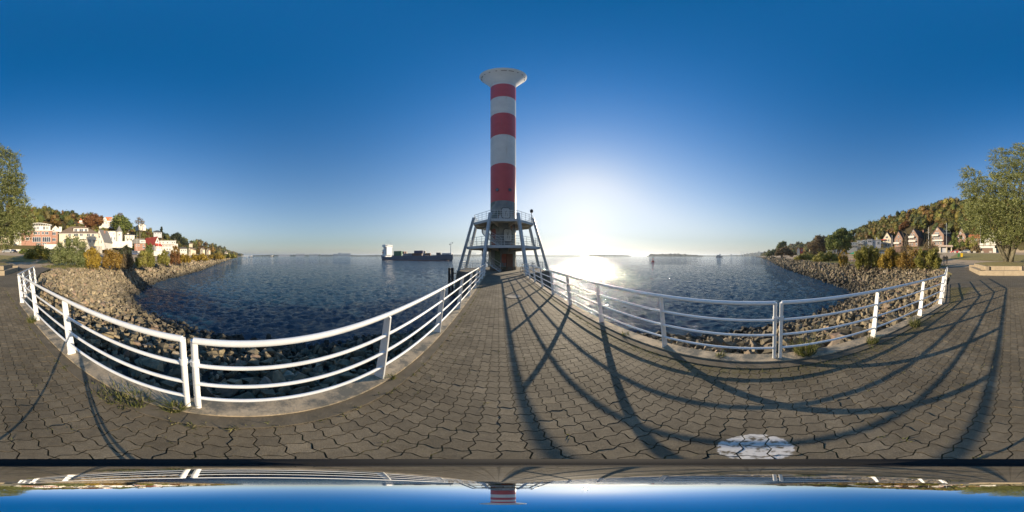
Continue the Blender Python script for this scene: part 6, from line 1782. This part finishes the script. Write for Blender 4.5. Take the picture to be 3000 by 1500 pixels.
far_land('river_island', 'the wooded island behind the red buoy', 1895, 2060, 1500, [(1895, 751), (1902, 750), (1906, 743.5), (1930, 744.5), (1945, 744), (1985, 743), (2010, 745), (2040, 747), (2060, 749)], 4, 200)
far_land('far_shore', 'the thin far bank right of the island', 2030, 2260, 3000, [(2030, 748), (2100, 748.5), (2170, 747), (2190, 743), (2215, 740), (2250, 738.5), (2260, 738)], 5)
# far buildings and boats
def simple_block(name, label, cat, px0, px1, yt, d, m, extra=()):
    pc = (px0 + px1) / 2; p = ray(pc, d, 749); p.z = WZ
    k_ = d * R(PXD); zt = (750 - yt) * k_ + CH - WZ
    t = thing(name, label, cat, p, -az_of(pc))
    MB().b2((px0 - pc) * k_, (px1 - pc) * k_, 0, 60, 0, zt * 0.94).obj('wall', m, t)
    MB().b2((px0 - pc) * k_ - 1, (px1 - pc) * k_ + 1, -1, 61, zt * 0.94 + 0.01, zt).obj('roof', roof_gr, t)
    n = max(2, int((px1 - px0) / 3))
    for i in range(n):
        x = ((px0 - pc) + (px1 - px0) * (i + 0.25) / n) * k_; MB().b2(x, x + (px1 - px0) / n * 0.45 * k_, -0.6, -0.05, zt * 0.15, zt * 0.6).obj('window', glass_dark, t)
pw = mat('hangar_white', (0.75, 0.73, 0.68), 0.7)
simple_block('hangar', 'tall white hangar on the far bank', 'building', 990, 1000, 741, 2500, pw); simple_block('hangar', 'long white hangar beside the tall one on the far bank', 'building', 1000.5, 1027, 742.5, 2500, pw); simple_block('hangar', 'grey hangar at the ship free end of the white ones', 'building', 976, 989, 744, 2500, greyw)
simple_block('factory', 'long grey dock hall with masts on the far bank', 'building', 866, 892, 744, 2500, greyw); simple_block('factory', 'pale low factory on the far bank beside the dock hall', 'building', 906, 931, 744.5, 2500, pw); simple_block('factory', 'low sheds on the far bank towards the ferry', 'building', 815, 850, 745.5, 2500, greyw)
simple_block('power_block', 'lone square block on the far right horizon', 'building', 2140, 2145, 745, 3000, greyw)
for px, lb in ((2171, 'thin far chimney, first of the pair on the right horizon'), (2179, 'thin far chimney, second of the pair on the right horizon')):
    p = ray(px, 3000, 750); p.z = WZ; t = thing('chimney', lb, 'chimney', p); MB().lathe([(5, 0), (3.2, 95)], 12).obj('shaft', greyw, t)
for px, lb in ((1384, 'pale gantry crane on the far bank behind the lighthouse legs'),):
    p = ray(px, 2700, 750); p.z = WZ; t = thing('gantry_crane', lb, 'crane', p, -az_of(px)); k_ = 2700 * R(PXD)
    for s_ in (-8, 8): MB().b2(s_ * k_ - 2, s_ * k_ + 2, -3, 3, 0, 48).obj('leg', greyw, t)
    MB().b2(-11 * k_, 11 * k_, -4, 4, 48.1, 56).obj('girder', greyw, t)
def boat(px, d, L_, label, hull, house, hh=6, name='ferry', yaw=0):
    p = ray(px, d, 750); p.z = WZ
    t = thing(name, label, 'boat', p, -az_of(px) + yaw)
    MB().add([(x * L_ / 2, y * L_ * 0.11, z) for (x, y, z) in [(-1, -1, 0), (0.75, -1, 0), (1, 0, 0), (0.75, 1, 0), (-1, 1, 0), (-1.02, -1.1, hh * 0.35), (0.85, -1.1, hh * 0.4), (1.1, 0, hh * 0.5), (0.85, 1.1, hh * 0.4), (-1.02, 1.1, hh * 0.35)]],
             [(4, 3, 2, 1, 0), (5, 6, 7, 8, 9)] + [(i, (i + 1) % 5, 5 + (i + 1) % 5, 5 + i) for i in range(5)]).obj('hull', hull, t)
    c = MB().b2(-0.7 * L_ / 2, 0.45 * L_ / 2, -L_ * 0.085, L_ * 0.085, hh * 0.38, hh).obj('cabin', house, t)
    for i in range(7): x = -0.65 * L_ / 2 + i * L_ * 0.075; MB().b2(x, x + L_ * 0.045, -L_ * 0.085 - 0.08, -L_ * 0.085 - 0.004, hh * 0.62, hh * 0.85).obj('window', glass_dark, c)
    MB().b2(0.05 * L_, 0.2 * L_, -L_ * 0.06, L_ * 0.06, hh + 0.01, hh * 1.4).obj('wheelhouse', house, t)
boat(736, 700, 22, 'small ferry at the landing stage off the left shore', hullm, pw, 6)
boat(797, 900, 26, 'dark motor barge on the river left of the dock halls', black_steel, pw, 6.5, 'barge', R(10))
boat(2107, 620, 26, 'blue and white coaster far down the river', hullm, pw, 9, 'coaster', R(-20))
p = ray(718, 600, 747); p.z = WZ; t = thing('landing_bridge', 'white footbridge of the landing stage off the left shore', 'bridge', p, -az_of(718)); k_ = 600 * R(PXD)
MB().b2(-10 * k_, 9 * k_, -1, 1, 3.6, 4.0).obj('deck', pw, t)
for s_ in (-1, 1): MB().b2(-10 * k_, 9 * k_, s_ * 1.05 - 0.1, s_ * 1.05 + 0.1, 4.0, 5.6).obj('truss', pw, t)
for x in (-6, 6): MB().b2(x * k_ - 0.3, x * k_ + 0.3, -0.5, 0.5, -1, 3.59).obj('pile', greyw, t)
p = ray(2216, 420, 751); p.z = WZ; t = thing('jetty', 'dark timber jetty at the far right shore', 'jetty', p, -az_of(2216)); k_ = 420 * R(PXD)
MB().b2(-14 * k_, 16 * k_, -1, 1, 1.2, 1.7).obj('deck', black_steel, t)
for x in (-13, -8, 0, 4, 8, 14): MB().b2(x * k_ - 0.4, x * k_ + 0.4, -0.5, 0.5, -1, 3.6).obj('pile', black_steel, t)

# ------------------------------------------------------------------ grass tufts and weeds along the kerbs
blade_m = leaf_mat('grass_blade', [(0.0, (0.07, 0.085, 0.02)), (0.5, (0.14, 0.16, 0.04)), (0.85, (0.26, 0.24, 0.09)), (1.0, (0.36, 0.31, 0.15))], 0.4)
def blades(r_, x, y, z, n, spread, h):
    a = r_.uniform(0, 6.28, n); rad = spread * np.sqrt(r_.uniform(0, 1, n))
    bx = x + rad * np.cos(a); by = y + rad * np.sin(a)
    lean = r_.normal(0, 0.45, (n, 2)) + np.c_[np.cos(a), np.sin(a)] * 0.35
    hh = h * r_.lognormal(-0.2, 0.4, n)
    w = 0.0035 + 0.002 * r_.uniform(size=n); th = r_.uniform(0, 6.28, n)
    wx, wy = w * np.cos(th), w * np.sin(th)
    p0 = np.c_[bx - wx, by - wy, np.full(n, z)]; p1 = np.c_[bx + wx, by + wy, np.full(n, z)]
    m1 = np.c_[bx + lean[:, 0] * hh * 0.4, by + lean[:, 1] * hh * 0.4, z + hh * 0.7]
    tp = np.c_[bx + lean[:, 0] * hh, by + lean[:, 1] * hh, z + hh]
    V = np.stack([p0, p1, m1 + np.c_[wx, wy, wx * 0] * 0.8, tp, m1 - np.c_[wx, wy, wx * 0] * 0.8], 1).reshape(-1, 3)
    q = np.arange(n)[:, None] * 5
    F = np.concatenate([q + [0, 1, 2], q + [0, 2, 4], q + [4, 2, 3]])
    return V, F
TUFTS = [(2358, 1036, 420, 0.16, 0.20, 'big green grass tuft at the kerb beside the sun side railing gap'), (345, 1155, 220, 0.20, 0.06, 'trodden pale grass tuft by the ship side kerb near the tripod'), (395, 1175, 180, 0.14, 0.09, 'green grass tuft spilling over the kerb before the ship side gap'),
         (510, 1200, 120, 0.07, 0.12, 'shaded grass tuft beside the ship side railing gap'), (93, 945, 160, 0.10, 0.16, 'dry grass tuft at a post of the cove railing'), (2680, 955, 180, 0.12, 0.18, 'yellow grass tuft between the posts before the bend'), (2555, 1005, 140, 0.09, 0.14, 'small grass tuft at the first post behind the sun side gap'),
         (1145, 1110, 70, 0.05, 0.06, 'tiny moss and grass tuft at a ship side post'), (1832, 984, 90, 0.07, 0.07, 'low weed tuft at the sun side kerb by the second post'), (2110, 1048, 90, 0.05, 0.10, 'short grass tuft at the sun side kerb nearest the paint spot')]
for i, (px, py, n, spd, h_, lb) in enumerate(TUFTS):
    p = at(px, py, 0.0); r_ = np.random.default_rng(100 + i)
    t = thing('grass_tuft', lb, 'grass', (p.x, p.y, 0.0), 0, 'grass tufts along the kerbs')
    V, F = blades(r_, 0, 0, 0.0, n, spd, h_)
    np_obj('blades', V, F, blade_m, t)
r_ = np.random.default_rng(77)
VV, FF, b = [], [], 0
for i in range(520):
    sd = r_.uniform()
    v = r_.uniform(-8, 9)
    if sd < 0.33: u = UL + KI + r_.normal(0, 0.02)
    elif sd < 0.66: u = UR - KI + r_.normal(0, 0.02)
    else:
        u = r_.uniform(UL + KI, UR - KI); 
        u = 0.56 + (round((u - 0.56) / CELL) + 0.5) * CELL
        if math.hypot(u, v) < 0.5: continue
    V, F = blades(r_, u, v, -0.012, int(r_.integers(5, 16)), 0.03, 0.022 if sd > 0.66 else 0.035)
    VV.append(V); FF.append(F + b); b += len(V)
np_obj('weeds', np.concatenate(VV), np.concatenate(FF), blade_m, None, kind='stuff', label='thin weeds growing in the paving joints')
# dry grass on the bank top
VV, FF, b = [], [], 0
for i in range(1500):
    if r_.uniform() < 0.5: u = r_.uniform(-60, -9)
    else: u = r_.uniform(10, 60)
    v = rimv(u) - r_.uniform(-0.3, 5.5)
    V, F = blades(r_, u, v, zf(u, v) - 0.02, 14, 0.35, 0.38)
    c = V.reshape(-1, 5, 3); mid = c[:, :2].mean(1, keepdims=True); c[:, :2] = mid + (c[:, :2] - mid) * 5; V = c.reshape(-1, 3)
    VV.append(V); FF.append(F + b); b += len(V)
np_obj('dry_grass', np.concatenate(VV), np.concatenate(FF), blade_m, None, kind='stuff', label='dry grass along the top of the stone banks')

# ------------------------------------------------------------------ hazy autumn air
hm = bpy.data.materials.new('hazy_air'); hm.use_nodes = True
hn = hm.node_tree; hn.nodes.clear()
ho = hn.nodes.new('ShaderNodeOutputMaterial'); hv = hn.nodes.new('ShaderNodeVolumePrincipled')
hv.inputs['Color'].default_value = (0.80, 0.90, 1.0, 1); hv.inputs['Density'].default_value = 0.00015; hv.inputs['Anisotropy'].default_value = 0.35
hn.links.new(hv.outputs[0], ho.inputs['Volume'])
MB().b2(-14500, 14500, -14500, 14500, -6.0, 96).obj('haze', hm, kind='stuff', label='thin autumn haze over the river')
